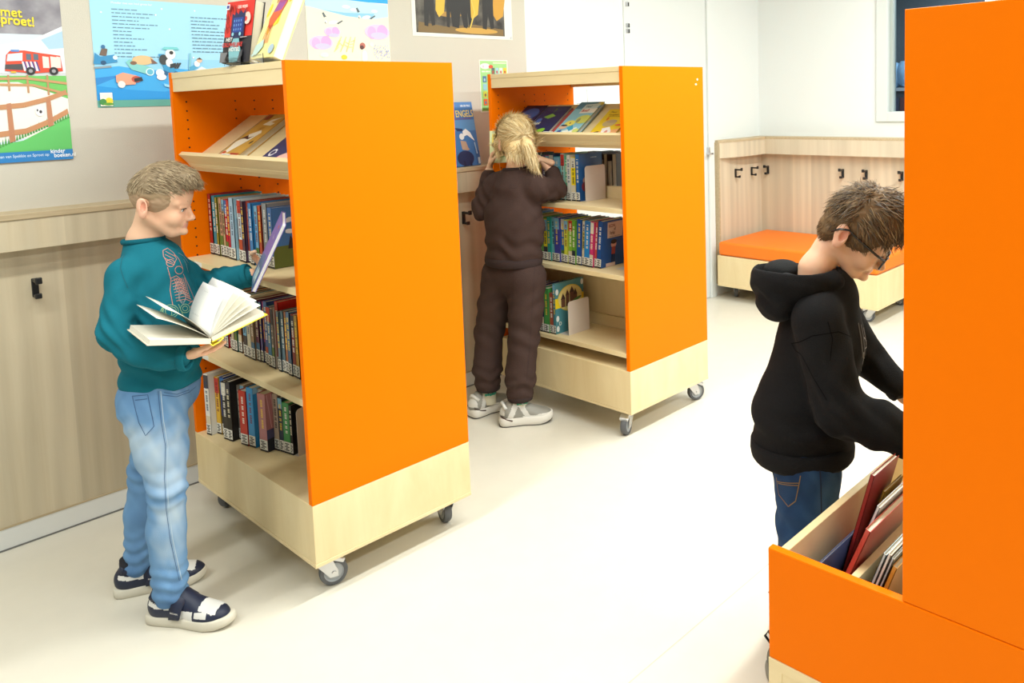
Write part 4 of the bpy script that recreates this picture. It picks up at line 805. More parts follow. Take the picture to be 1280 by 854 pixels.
def nets(D, lo, h):
    S = D < 0
    c = [S[i:S.shape[0]-1+i, j:S.shape[1]-1+j, l:S.shape[2]-1+l] for i in (0, 1) for j in (0, 1) for l in (0, 1)]
    allc = c[0].copy(); anyc = c[0].copy()
    for q in c[1:]: allc &= q; anyc |= q
    act = anyc & ~allc; idx = np.argwhere(act)
    off = np.array([(i, j, l) for i in (0, 1) for j in (0, 1) for l in (0, 1)])
    vals = np.stack([D[tuple((idx+o).T)] for o in off], 1)
    acc = np.zeros((len(idx), 3), np.float64); cnt = np.zeros(len(idx))
    for a in range(8):
        for b in range(a+1, 8):
            if np.abs(off[a]-off[b]).sum() != 1: continue
            m = (vals[:, a] < 0) != (vals[:, b] < 0); va, vb = vals[m, a], vals[m, b]; t = va/(va-vb)
            acc[m] += off[a]+(off[b]-off[a])*t[:, None]; cnt[m] += 1
    verts = lo + h*(idx + acc/cnt[:, None])
    imap = np.full(act.shape, -1, np.int64); imap[act] = np.arange(len(idx)); F = []
    for ax_ in range(3):
        u, v = [(1, 2), (2, 0), (0, 1)][ax_]
        A = np.moveaxis(S, ax_, 0); s0 = np.moveaxis(A[:-1], 0, ax_); s1 = np.moveaxis(A[1:], 0, ax_)
        e = np.argwhere(s0 != s1); e = e[(e[:, u] > 0) & (e[:, v] > 0)]
        e = e[(e[:, u] < act.shape[u]) & (e[:, v] < act.shape[v])]
        du = np.zeros(3, int); du[u] = 1; dv = np.zeros(3, int); dv[v] = 1
        q = [imap[tuple((e-o).T)] for o in (0*du, du, du+dv, dv)]
        Q = np.stack(q, 1); inside = s0[tuple(e.T)]
        Q[~inside] = Q[~inside][:, ::-1]; F.append(Q)
    F = np.concatenate(F); F = F[(F >= 0).all(1)]
    return verts, F
def vnormals(v, f):
    n = np.zeros_like(v); a = v[f[:, 0]]; fn = np.cross(v[f[:, 2]]-a, v[f[:, 3]]-v[f[:, 1]])
    for i in range(4): np.add.at(n, f[:, i], fn)
    return n/np.maximum(np.linalg.norm(n, axis=1), 1e-12)[:, None]
def smooth_v(v, f, it=1, lam=.5):
    e = np.concatenate([f[:, [0, 1]], f[:, [1, 2]], f[:, [2, 3]], f[:, [3, 0]]])
    for _ in range(it):
        s = np.zeros_like(v); c = np.zeros(len(v)); np.add.at(s, e[:, 0], v[e[:, 1]]); np.add.at(s, e[:, 1], v[e[:, 0]]); np.add.at(c, e[:, 0], 1); np.add.at(c, e[:, 1], 1)
        v = v + lam*(s/np.maximum(c, 1)[:, None]-v)
    return v
def snoise(P, sc, seed=0.):
    """cheap smooth pseudo noise on an array of points"""
    x, y, z = (P*sc).T + seed
    return (np.sin(x*1.0+1.7*np.sin(y*.9+z*.7)+seed) + np.sin(y*1.1+1.9*np.sin(z*.8+x*.6)+2.1) + np.sin(z*1.05+1.6*np.sin(x*.85+y*.75)+4.2))/3
def sdf_obj(name, vf, mats, parent=None, matfn=None, disp=None, sm=1, wear=None):
    v, f = vf
    if sm: v = smooth_v(v, f, sm)
    n = vnormals(v, f)
    if disp is not None: v = v + n*disp(v, n)[:, None]
    me = bpy.data.meshes.new(name); me.from_pydata(v.tolist(), [], f.tolist())
    for m in mats: me.materials.append(m)
    if matfn is not None: me.polygons.foreach_set('material_index', matfn(v[f].mean(1)).astype(np.int32))
    me.polygons.foreach_set('use_smooth', [True]*len(f))
    if wear is not None:
        a = me.attributes.new('wear', 'FLOAT', 'POINT'); a.data.foreach_set('value', wear(v, n).astype(np.float32))
    me.update(); o = bpy.data.objects.new(name, me); COL.objects.link(o)
    if parent is not None: o.parent = parent
    o['__n'] = 0; del o['__n']
    return o
def merge(parts):
    V = []; F = []; k = 0
    for v, f in parts: V.append(v); F.append(f+k); k += len(v)
    return np.concatenate(V), np.concatenate(F)
from mathutils.bvhtree import BVHTree
def bvh_of(o): return BVHTree.FromPolygons([v.co.copy() for v in o.data.vertices], [tuple(p.vertices) for p in o.data.polygons])
def strokes(name, tree, lines, wd, mat, parent, ray=(0, 1, 0), start=-.5, lift=.0012, origin=None):
    """thin printed or stitched lines laid onto a surface: points (r, z) are cast along `ray`"""
    vs = []; fs = []; ray = Vector(ray).normalized(); side_up = Vector((0, 0, 1))
    for ln in lines:
        pts = []
        for i in range(len(ln)-1):
            (a, b), (c, d) = ln[i], ln[i+1]; k = max(1, int(math.hypot(c-a, d-b)/.006))
            pts += [(a+(c-a)*j/k, b+(d-b)*j/k) for j in range(k)]
        pts.append(ln[-1]); P = []
        for a, b in pts:
            o = Vector((a, 0, b)) + ray*start; loc, nor, i, dd = tree.ray_cast(o, ray)
            if loc is not None:
                if nor.dot(ray) > 0: nor = -nor
                P.append((loc+nor*lift, nor))
            elif len(P) > 1: break
        if len(P) < 2: continue
        k0 = len(vs)
        for i, (p, nr) in enumerate(P):
            d = (P[min(i+1, len(P)-1)][0]-P[max(i-1, 0)][0]).normalized(); s = d.cross(nr).normalized()*wd/2
            vs += [p-s, p+s]
        for i in range(len(P)-1): fs.append((k0+2*i, k0+2*i+1, k0+2*i+3, k0+2*i+2))
    me = bpy.data.meshes.new(name); me.from_pydata(vs, [], fs); me.materials.append(mat); o = bpy.data.objects.new(name, me); COL.objects.link(o); o.parent = parent
    return o
def hair_strands(seeds, dirs, length, rad, nseg, rng, droop=.0, curl=.0, lift=.1, jit=.12):
    """tapered three-sided strands: returns verts, faces(list)"""
    vs = []; fs = []
    for p, d, n in zip(seeds, dirs[0], dirs[1]):
        L = length*rng.uniform(.6, 1.25); q = np.array(p, float); dd = np.array(d, float)+n*lift*rng.uniform(.2, 1.2)+rng.normal(0, jit, 3); pts = [q.copy()]
        for i in range(nseg):
            dd = dd + np.array([0, 0, -droop]) + rng.normal(0, curl, 3); dd /= np.linalg.norm(dd); q = q+dd*L/nseg; pts.append(q.copy())
        k0 = len(vs); a = np.cross(dd, n); a /= max(1e-6, np.linalg.norm(a)); r = rad*rng.uniform(.7, 1.3)
        for i, pt in enumerate(pts):
            w_ = r*(1-.85*(i/nseg)**2)
            vs += [pt+a*w_, pt+n*w_*.8, pt-a*w_]
        for i in range(nseg):
            for j in range(2): fs.append((k0+3*i+j, k0+3*i+j+1, k0+3*i+4+j, k0+3*i+3+j))
    return vs, fs
# --- skin, cloth materials
def skin_mat(name, col, red):
    m = pm(name, col, .5, 0, .35); b = m.node_tree.nodes['Principled BSDF']
    b.inputs['Subsurface Weight'].default_value = .18; b.inputs['Subsurface Radius'].default_value = (.012, .005, .003); b.inputs['Subsurface Scale'].default_value = .6
    nt = m.node_tree; tc = nt.nodes.new('ShaderNodeTexCoord'); nz = nt.nodes.new('ShaderNodeTexNoise'); nz.inputs['Scale'].default_value = 16; nz.inputs['Detail'].default_value = 3
    nt.links.new(tc.outputs['Object'], nz.inputs['Vector']); mx = nt.nodes.new('ShaderNodeMix'); mx.data_type = 'RGBA'; mx.inputs['A'].default_value = (*col, 1); mx.inputs['B'].default_value = (*red, 1)
    rp = nt.nodes.new('ShaderNodeMapRange'); rp.inputs['From Min'].default_value = .45; rp.inputs['From Max'].default_value = .75; nt.links.new(nz.outputs['Fac'], rp.inputs['Value'])
    nt.links.new(rp.outputs['Result'], mx.inputs['Factor']); nt.links.new(mx.outputs['Result'], b.inputs['Base Color']); return m
def cloth(name, col, scale=420, bump=.35, var=.08, rough=.9): return pm(name, col, rough, 0, .15, (scale, bump), var)
SKIN = skin_mat('skin', (.74, .47, .315), (.72, .41, .27)); LIP = pm('lip', (.66, .32, .25), .5); EAR = pm('ear_skin', (.75, .42, .29), .5); EARI = pm('ear_hollow', (.60, .25, .16), .6)
EYEW = pm('eye_white', (.78, .76, .74), .2); LASH = pm('eyelash', (.035, .022, .015), .8); IRIS = pm('iris', (.05, .045, .04), .15)
def denim(name, base, faded, dark):
    m = pm(name, base, .85, 0, .15, (700, .4)); nt = m.node_tree; b = nt.nodes['Principled BSDF']
    at = nt.nodes.new('ShaderNodeAttribute'); at.attribute_name = 'wear'; rp = nt.nodes.new('ShaderNodeValToRGB'); e = rp.color_ramp.elements
    e[0].position = 0; e[0].color = (*dark, 1); e[1].position = 1; e[1].color = (*faded, 1); x = e.new(.45); x.color = (*base, 1)
    nt.links.new(at.outputs['Fac'], rp.inputs['Fac']); nt.links.new(rp.outputs['Color'], b.inputs['Base Color']); return m

# --- a child's head in its own frame: x forward, y to the left, z up, origin between the ears
class Head:
    def __init__(s, c, fwd_yaw, pitch, roll=0., sc=1.):
        """fwd_yaw: angle of the face direction in the local r-d plane, pitch: nod down (radians)"""
        s.c = V3(c); s.s = sc
        s.R = np.array(Matrix.Rotation(fwd_yaw, 3, 'Z') @ Matrix.Rotation(pitch, 3, 'Y') @ Matrix.Rotation(roll, 3, 'X'), dtype=np.float32)
    def p(s, q): return s.c + s.R@(V3(q)*s.s)
    def inv(s, P): return ((P-s.c)@s.R)/s.s
    def build(s, B, ears=(1, -1)):
        S = s.s; P = s.p
        E = lambda c, r, k=.02, rot=None, op='u': B.ell(P(c), V3(r)*S, s.R if rot is None else s.R@rot, k*S, op)
        C = lambda a, b, ra, rb, k=.015, op='u': B.cone(P(a), P(b), ra*S, rb*S, k*S, op=op)
        E((-.004, 0, .045), (.084, .069, .076)); E((.022, 0, .050), (.060, .060, .058), .03)
        E((.028, 0, -.018), (.050, .050, .053), .03); E((.046, 0, -.066), (.026, .025, .018), .03)
        C((-.02, .043, -.030), (.043, .017, -.070), .016, .013, .03); C((-.02, -.043, -.030), (.043, -.017, -.070), .016, .013, .03)
        for y in (-1, 1): E((.052, .028*y, -.026), (.022, .020, .023), .02)
        C((.070, .016, .024), (.058, .042, .021), .008, .008, .018); C((.070, -.016, .024), (.058, -.042, .021), .008, .008, .018)
        for y in (-1, 1): E((.081, .027*y, .006), (.013, .016, .0085), .012, op='s')
        C((.077, 0, .010), (.0915, 0, -.020), .0058, .0076, .011); E((.0925, 0, -.0222), (.0080, .0082, .0072), .008)
        for y in (-1, 1): E((.083, .0085*y, -.027), (.009, .0062, .006), .006)
        E((.0745, 0, -.0415), (.0072, .0165, .0050), .010); E((.0735, 0, -.0500), (.0070, .0135, .0048), .010); C((.0822, -.017, -.0458), (.0822, .017, -.0458), .0013, .0013, .003, op='s'); E((.0735, 0, -.0665), (.012, .016, .011), .012)
        # lids
        for y in (-1, 1):
            C((.0760, .017*y, .0105), (.0675, .039*y, .0085), .0042, .0042, .006); C((.0735, .019*y, -.0020), (.066, .037*y, -.0012), .0032, .0032, .006)
        for y in ears:
            rot = np.array(Matrix.Rotation(R_(-14), 3, 'Y') @ Matrix.Rotation(R_(18*y), 3, 'Z'), dtype=np.float32)
            E((-.028, .071*y, .002), (.0175, .008, .029), .008, rot); E((-.024, .069*y, -.022), (.010, .007, .011), .008)
            E((-.0245, .0815*y, .007), (.0095, .0105, .0180), .003, rot, 's')
        return s
    def lipmask(s, P):
        q = s.inv(P); return (q[:, 0] > .072) & (np.abs(q[:, 1]) < .0160) & (q[:, 2] < -.0395) & (q[:, 2] > -.0545)
    def earmask(s, P):
        q = s.inv(P); return (np.abs(q[:, 1]) > .071) & (q[:, 0] < -.005) & (q[:, 0] > -.06) & (np.abs(q[:, 2]) < .035)
    def conchamask(s, P):
        q = s.inv(P); return (np.abs(q[:, 1]) > .066) & (((q[:, 0]+.0235)/.0085)**2 + ((q[:, 2]-.004)/.0155)**2 < 1)
    def eyes(s, parent, y_list=(1, -1), look=(1, 0, -.15)):
        for y in y_list:
            c = s.p((.0640, .0275*y, .0035)); d = s.R@V3(look); d /= np.linalg.norm(d); b = MB()
            r = .0110*s.s; b.lathe(c, d, [(r*math.sin(a), r*math.cos(a)) for a in np.linspace(.50, 2.6, 9)], EYEW, 18); b.lathe(c, d, [(0.0001, r*1.03)]+[(r*math.sin(a)*1.02, r*math.cos(a)*1.02) for a in np.linspace(.15, .52, 4)], IRIS, 18)
            b.build('eye', parent, smooth=True)
            b = MB(); b.tube([s.p(q) for q in ((.0785, .0165*y, .0055), (.0795, .0245*y, .0078), (.0765, .033*y, .0070), (.0705, .0395*y, .0035))], [.0006*s.s, .0013*s.s, .0013*s.s, .0008*s.s], LASH, 5); b.build('eyelashes', parent, smooth=True)
    def brows(s, parent, mat, y_list=(1, -1), w_=.0035):
        for y in y_list:
            b = MB(); b.tube([s.p(q) for q in ((.0795, .012*y, .026), (.0775, .020*y, .030), (.0715, .031*y, .031), (.0625, .041*y, .026))], [w_*.7*s.s, w_*s.s, w_*.9*s.s, w_*.4*s.s], mat, 6); b.build('eyebrow', parent, smooth=True)
# --- a hand in its own frame: x along the fingers, z out of the palm, y towards the thumb
def hand(B, wrist, fdir, pnorm, thumb_left, curl, sc=1., thumb=((.75, .62, .25), (.95, .2, .35), (.9, .0, .5)), spread=.05, fore=.05):
    x = V3(fdir); x /= np.linalg.norm(x); z = V3(pnorm); z = z-x*float(z@x); z /= np.linalg.norm(z); y = np.cross(z, x)
    if not thumb_left: y = -y
    R = np.stack([x, y, z], 1); w_ = V3(wrist); P = lambda q: w_ + R@(V3(q)*sc)
    B.cone(P((-fore, 0, 0)), P((.0, 0, 0)), .0215*sc, .020*sc, .012, fl=(z, .8))
    B.cone(P((.0, .001, 0)), P((.030, .0, 0)), .021*sc, .026*sc, .012, fl=(z, .58)); B.cone(P((.030, .010, 0)), P((.064, .016, 0)), .018*sc, .016*sc, .012, fl=(z, .66)); B.cone(P((.030, -.010, 0)), P((.060, -.018, 0)), .018*sc, .0145*sc, .012, fl=(z, .68))
    B.ell(P((.026, .020, .006)), V3((.022, .012, .011))*sc, R, .012); B.ell(P((.026, -.020, .005)), V3((.022, .010, .009))*sc, R, .012)
    for i, (yy, L, r) in enumerate(((.0245, .058, .0072), (.0085, .065, .0074), (-.0075, .060, .0070), (-.0225, .048, .0062))):
        p = V3((.068-.004*abs(i-1.3), yy, 0)); a = 0.; sp = (1.3-i)*spread; cl = curl[i] if isinstance(curl[0], (list, tuple)) else curl
        for j, (fr, ca) in enumerate(zip((.46, .30, .24), cl)):
            a += ca; d = V3((math.cos(a)*math.cos(sp), math.sin(sp)*math.cos(a), math.sin(a))); q = p+d*L*fr
            B.cone(P(p), P(q), r*(1-.08*j)*sc, r*(.93-.09*j)*sc, .004 if j else .007); p = q
    p = V3((.016, .022, .004))
    for j, (L, r, d) in enumerate(zip((.034, .027, .021), (.0105, .0085, .0078), thumb)):
        d = V3(d); d /= np.linalg.norm(d); q = p+d*L; B.cone(P(p), P(q), r*sc, r*.9*sc, .006 if j else .012); p = q
def place(o, org): o.location = (org[0], org[1], 0); o.rotation_euler = (0, 0, yaw-math.pi/2); return o
def ring(name, c, nrm, ra, rb, th, mat, parent, xdir=(1, 0, 0), n=40, wave=None):
    """a soft band (collar, cuff, hem): elliptical tube around nrm"""
    c = Vector(c); nz = Vector(nrm).normalized(); x = Vector(xdir); x = (x-nz*x.dot(nz)).normalized(); y = nz.cross(x); b = MB(); pts = []; vs = []; fs = []; m = 8
    for i in range(n):
        a = 2*math.pi*i/n; p = c+x*(ra*math.cos(a))+y*(rb*math.sin(a)); rd = (x*(math.cos(a)/ra)+y*(math.sin(a)/rb)).normalized()
        for j in range(m): e = 2*math.pi*j/m; vs.append(p+rd*(th[0]*math.cos(e))+nz*(th[1]*math.sin(e)))
    for i in range(n):
        for j in range(m): fs.append((i*m+j, i*m+(j+1) % m, ((i+1) % n)*m+(j+1) % m, ((i+1) % n)*m+j))
    b.add(vs, fs, mat); return b.build(name, parent, smooth=True)
# ---------------------------------------------------------------- the boy in the teal sweater
def sstep(a, b, x): t = np.clip((x-a)/(b-a), 0, 1); return t*t*(3-2*t)
def shoe_geo(heel, toe, z0=0.0, wd=.040, lift=0.):
    """frame of a shoe: origin under the heel, x towards the toe"""
    h = V3((heel[0], heel[1], z0)); t = V3((toe[0], toe[1], z0)); x = (t-h); L = float(np.linalg.norm(x)); x = x/L; y = V3((-x[1], x[0], 0)); R = np.stack([x, y, V3((0, 0, 1))], 1)
    return h, R, L
def make_sole(name, h, R, L, wd, th, mats, parent, bulge=.004, toe_up=.012, flare=0.):
    prof = [(0, .55), (.03, .78), (.10, .90), (.25, .88), (.42, .82), (.60, .95), (.74, 1.0), (.86, .86), (.94, .62), (.985, .34), (1.0, .0)]
    out = []
    for u, w_ in [(-.012, .0), (-.008, .32)] + prof: out.append((u*L, w_*wd))
    left = out; right = [(x, -y) for x, y in reversed(out[1:-1])]; loop = left+right; n = len(loop); vs = []; fs = []
    for lv, (z, s) in enumerate(((.0, .94), (.003, 1.0), (th*.5, 1.0+bulge*8), (th*.92, 1.0+flare), (th, .96+flare))):
        for x, y in loop:
            zz = z + toe_up*max(0, (x/L-.72)/.28)**2*(1 if lv < 2 else .8); c = .45*L
            vs.append(h + R@V3((c+(x-c)*(1+(s-1)*.5), y*s, zz)))
    for lv in range(4):
        for i in range(n): fs.append((lv*n+i, lv*n+(i+1) % n, (lv+1)*n+(i+1) % n, (lv+1)*n+i))
    fs += [tuple(reversed(range(n))), tuple(range(4*n, 5*n))]
    b = MB(); b.add([tuple(v) for v in vs], fs, mats); return b.build(name, parent, auto=60)
def boy_teal():
    O = (0.7833, 2.5069); A = V3
    # ---- body
    H = Head((.064, -.002, 1.179), R_(10), R_(10), R_(-2), .93)
    hb = Blob(); H.build(hb); hb.cone(H.p((-.026, 0, -.035)), (.014, -.004, 1.085), .038, .042, .03); hb.cone((.012, -.004, 1.085), (.010, 0, 1.0), .045, .055, .03)
    rh = Blob(); hand(rh, (.188, -.184, .800), (.80, .58, .06), (-.05, .0, 1), False, (.10, .18, .12), fore=.012, sc=.84, thumb=((.8, .5, .25), (.95, .2, .3), (1, 0, .3)))
    lh = Blob(); hand(lh, (.2764, .1246, .9566), (.58, -.568, .577), (-.812, -.402, .421), True, [(.05, .12, .1), (.06, .14, .1), (.08, .15, .1), (.1, .15, .1)], sc=.90, thumb=((.40, .30, .86), (.86, -.12, .50), (.95, -.20, -.15)), fore=.02)
    ib = Blob(); ib.cone((.02, 0, .66), (.03, 0, .95), .09, .085, fl=((.86, -.5, 0), .75)); ib.cone((0, -.08, 1.012), (.02, .08, 1.005), .026, .026)
    ib.chain([(0, -.088, 1.0), (-.002, -.150, .864), (.17, -.183, .797)], [.030, .026, .020]).chain([(.03, .095, .995), (.095, .118, .915), (.250, .123, .951)], [.030, .026, .020])
    ib.chain([(.03, -.06, .62), (.077, -.10, .411), (.058, -.085, .06)], [.06, .036, .03]).chain([(-.01, .06, .62), (-.085, .085, .37), (-.12, .065, .06)], [.06, .036, .03])
    def mf(P):
        m = np.zeros(len(P)); m[H.lipmask(P)] = 1; m[H.earmask(P)] = 2; m[H.conchamask(P)] = 3; return m
    body = sdf_obj('person', merge([hb.mesh(.0029), rh.mesh(.0021), lh.mesh(.0021), ib.mesh(.009)]), [SKIN, LIP, EAR, EARI], None, mf)
    place(body, O); tag(body, 'boy in a teal sweater and light blue jeans reading an open book', 'person')
    H.eyes(body, look=(1, .0, -.28)); BR = pm('brow_light_brown', (.20, .13, .075), .8); H.brows(body, BR)
    # ---- hair
    HC = pm('hair_ash_brown', (.215, .155, .09), .55, 0, .3); HD = pm('hair_ash_brown_dark', (.17, .12, .068), .6, 0, .3); HL = pm('hair_ash_blond', (.40, .31, .19), .5, 0, .3)
    b = Blob(); E = lambda c, r, k=.02, op='u': b.ell(H.p(c), V3(r)*.95, H.R, k, op)
    E((-.004, 0, .047), (.0865, .0715, .079)); E((.012, 0, .086), (.072, .060, .056), .02); b.cone(H.p((.060, .03, .102)), H.p((.076, -.028, .098)), .023, .022, .02); b.cone(H.p((.092, -.022, .084)), H.p((.086, .03, .086)), .013, .013, .015)
    E((.090, 0, -.005), (.062, .085, .079), .008, 's'); E((.068, 0, -.060), (.06, .10, .075), .008, 's')
    for y in (1, -1): E((-.026, .075*y, -.004), (.021, .02, .035), .006, 's')
    n = H.R@V3((.30, 0, -1)); b.cut(n, float(n@H.c)/np.linalg.norm(n)+.040, .006)
    v, f = b.mesh(.003); v = smooth_v(v, f, 1); nn = vnormals(v, f); q = H.inv(v)
    v = v + nn*(.0012*snoise(q*V3((.5, 1.6, 1)), 260))[:, None]
    rng = np.random.default_rng(3)
    top = np.where((q[:, 2] > .050))[0]; pick = rng.choice(top, 3400); sd = v[pick]; qn = nn[pick]; qp = q[pick]
    d = np.stack([np.full(len(pick), 1.), -.25+rng.normal(0, .15, len(pick)), -.15-.9*(qp[:, 0] > .06)], 1)
    back = qp[:, 0] < -.03; d[back] = np.stack([np.full(back.sum(), -.2), np.zeros(back.sum()), np.full(back.sum(), -1.)], 1)
    d = d@H.R.T; d = d-qn*(d*qn).sum(1)[:, None]*.8; d /= np.linalg.norm(d, axis=1)[:, None]
    ln = 1.0; vs, fs = hair_strands(sd-qn*.001, (d, qn), .019, .0009, 3, rng, .06, .06, .22)
    mb = MB(); mb.v = [tuple(p) for p in v]; k0 = len(v); mb.f = [list(t) for t in f.tolist()]; mb.ms = [HC, HD, HL, pm('hair_fade', (.40, .275, .175), .7, 0, .2), pm('hair_fade_upper', (.31, .22, .13), .7, 0, .2)]; mb.mi = [3 if z < .030+.006*math.sin(x*90) else 4 if z < .047+.006*math.sin(x*70) else 0 for x, _, z in q[f].mean(1)]
    mb.v += [tuple(p) for p in vs]; mb.f += [[i+k0 for i in t] for t in fs]; mb.mi += [int(rng.choice([0, 1, 2, 2])) if i % 6 == 0 else -1 for i in range(len(fs))]
    last = 0
    for i in range(len(f), len(mb.mi)):
        if mb.mi[i] < 0: mb.mi[i] = last
        else: last = mb.mi[i]
    mb.build('hair', body, smooth=True)
    # ---- sweater
    TEAL = cloth('teal_jersey', (.008, .135, .185), 500, .25, .10)
    s = Blob(); F = (1, -.09, 0)
    s.cone((.024, 0, .640), (.040, 0, .86), .118, .110, .03, (F, .86)); s.cone((.040, 0, .86), (.034, 0, .99), .110, .098, .03, (F, .82))
    s.cone((-.002, -.080, 1.012), (.020, .080, 1.004), .036, .036, .045); s.cone((.012, 0, 1.02), (.0085, -.004, 1.085), .066, .050, .04)
    s.chain([(-.003, -.092, 1.002), (-.002, -.152, .862)], [.043, .041], .035); s.chain([(-.002, -.152, .858), (.085, -.176, .811), (.186, -.184, .797)], [.042, .040, .031], .02)
    s.chain([(.028, .096, .992), (.095, .118, .915)], [.046, .044], .035); s.chain([(.095, .118, .915), (.18, .122, .935), (.228, .122, .946)], [.044, .041, .034], .02)
    s.cut((-.06, .03, 1), 1.0845, .004)
    n = A((-.14, 0, 1)); s.cut((.14, 0, -1), -.648*1/np.linalg.norm(n)-.0, .006)
    n = A((.95, -.02, -.10)); s.cut(n, float(A((.203, -.184, .808))@(n/np.linalg.norm(n))) if False else 9., .004)
    def folds(v, nn):
        el = np.exp(-(((v-A((.0, -.16, .85)))**2).sum(1))/.006) + np.exp(-(((v-A((.10, .125, .92)))**2).sum(1))/.006)
        wst = np.exp(-((v[:, 2]-.74)/.10)**2)
        return .0030*snoise(v*A((1, 1, .6)), 34) + .0050*el*np.sin(v[:, 0]*170+v[:, 2]*150+2*np.sin(v[:, 1]*60)) + .0052*wst*np.sin(v[:, 2]*95+v[:, 0]*25+1.5*np.sin(v[:, 0]*30+v[:, 1]*20)) + .002*np.exp(-((v[:, 2]-.98)/.06)**2)*np.sin(v[:, 0]*90-v[:, 2]*70)
    sw = sdf_obj('sweater', s.mesh(.0046), [TEAL], body, None, folds)
    ring('collar', (.0085, -.004, 1.087), (-.06, .03, 1), .0530, .0510, (.0045, .0075), cloth('teal_rib', (.006, .105, .145), 600, .3), sw)
    ring('cuff', (.197, -.184, .796), (1, .02, .0), .0305, .030, (.0045, .012), TEAL, sw, (0, 0, 1)); ring('cuff', (.236, .1226, .948), (.9, .02, .22), .0325, .031, (.0045, .012), TEAL, sw, (0, 0, 1))
    VR = (-.55, 1, -.20); tr = bvh_of(sw); PK = pm('print_salmon', (.62, .27, .20), .8); GR = pm('print_mint', (.30, .50, .26), .8); GY = pm('print_grey', (.30, .36, .38), .8)
    X = lambda px: (px-(200))/443.; Zc = lambda py: 1.093-(py-297)/443.*1.0
    pl = lambda pts: [(X(a)+.062, Zc(b)) for a, b in pts]
    rngl = lambda cx, cy, rx, ry, n=14: pl([(cx+rx*math.cos(2*math.pi*i/n), cy+ry*math.sin(2*math.pi*i/n)) for i in range(n+1)])
    L1 = [pl([(199, 315), (205, 312), (212, 318), (215, 326), (211, 333), (203, 330), (199, 322), (199, 315)]), pl([(201, 320), (212, 326)]), pl([(200, 324), (210, 331)]), pl([(202, 316), (214, 323)]), rngl(207, 331, 5, 4.5), rngl(217, 340, 5, 5), pl([(213, 320), (218, 326), (222, 338)]),
          pl([(203, 336), (206, 352), (204, 365), (206, 384)]), pl([(222, 345), (227, 358), (232, 372), (236, 388)])]
    for k in range(9): L1.append(pl([(206+k*.6, 350+k*3.6), (213+k*1.2, 347+k*3.8), (220+k*1.4, 353+k*3.6)]))
    for k in range(6): L1.append(pl([(226+k*1.1, 384+k*4.5), (231+k*.9, 380+k*4.6), (236+k*.6, 386+k*4.4)]))
    for k in range(7): L1.append(pl([(210+k*2.2, 350), (214+k*2.4, 366+k*2)]))
    strokes('chest_print', tr, L1, .0016, PK, sw, VR)
    L2 = [rngl(203, 391, 9.5, 8), rngl(203, 391, 7, 5.6, 9), rngl(221, 389, 6, 5.5), rngl(221, 389, 3.2, 3), pl([(194, 384), (192, 392), (197, 399)]), pl([(213, 383), (218, 398), (222, 403)]), rngl(197, 393, 7, 8)]
    strokes('chest_print', tr, L2, .0016, GR, sw, VR)
    L3 = [rngl(216, 362, 5, 7), rngl(219, 375, 4, 6), pl([(214, 370), (219, 366), (224, 372), (219, 384), (214, 378), (214, 370)]), pl([(224, 326), (227, 333), (229, 344)]), pl([(218, 318), (224, 322), (230, 331)])]
    strokes('chest_print', tr, L3, .0016, GY, sw, VR)
    strokes('seam', tr, [pl([(153, 317), (149, 325), (147, 336), (150, 348), (154, 360)])], .0014, pm('teal_seam', (.004, .07, .095), .9), sw, VR)
    # ---- jeans
    DN = denim('light_denim', (.16, .32, .56), (.52, .64, .74), (.085, .18, .36))
    j = Blob(); j.cone((.012, -.05, .640), (.026, .05, .640), .080, .080, .04); j.cone((.018, 0, .71), (.020, 0, .63), .098, .094, .03, ((1, 0, 0), .88))
    j.chain([(.034, -.055, .610), (.060, -.085, .50), (.079, -.103, .405), (.062, -.094, .28), (.056, -.086, .085)], [.088, .066, .047, .049, .046], .03)
    j.chain([(-.006, .055, .610), (-.050, .075, .48), (-.088, .085, .37), (-.110, .080, .24), (-.122, .064, .080)], [.080, .060, .046, .045, .041], .03)
    j.cut((0, 0, 1), .715, .004); j.cut((0, 0, -1), -.052, .006)
    def jf(v, nn):
        near = v[:, 1] < -.0; zk = np.where(near, .40, .37)
        kn = np.exp(-((v[:, 2]-zk)/.055)**2); an = np.exp(-((v[:, 2]-.12)/.06)**2); cr = np.exp(-((v[:, 2]-.57)/.05)**2)
        return .0016*snoise(v, 42) + .0034*kn*np.sin(v[:, 2]*150+v[:, 0]*35+1.3*np.sin(v[:, 1]*70)) + .0034*an*np.sin(v[:, 2]*170+1.6*np.sin(v[:, 0]*50+v[:, 1]*30)) + .003*cr*np.sin(v[:, 2]*110-v[:, 0]*85)
    def jw(v, nn):
        g = lambda c, s_: np.exp(-((v-A(c))**2).sum(1)/(s_*s_))
        w_ = .36 + .5*g((.10, -.155, .53), .085) + .35*g((.125, -.12, .43), .05) + .5*g((.02, -.10, .47), .05)*0 + .4*g((.11, -.13, .33), .05) + .35*g((.0, -.13, .56), .05) + .3*g((.08, -.14, .22), .06) - .3*np.exp(-((v[:, 2]-.07)/.02)**2) - .18*np.exp(-((v[:, 2]-.385)/.012)**2)
        return np.clip(w_ + .10*snoise(v*A((1, 1, .4)), 30) + .10*snoise(v*A((1, 1, .5)), 120), 0, 1)
    je = sdf_obj('jeans', j.mesh(.0046), [DN], body, None, jf, 1, jw)
    jt = bvh_of(je); ST = pm('denim_stitch', (.055, .12, .26), .9); ST2 = pm('denim_seam_pale', (.42, .56, .70), .9)
    W = lambda px, py: ((px-200)/447.+.062-.010, None)
    zz = lambda py: .648-(py-490)/455.*1.03
    q2 = lambda pts: [((a-200)/452.+.055, zz(b)) for a, b in pts]
    strokes('seam', jt, [q2([(186, 492), (187, 530), (190, 560), (186, 600), (185, 640), (187, 680), (194, 735)])], .0022, ST2, je, (-.55, 1, -.34))
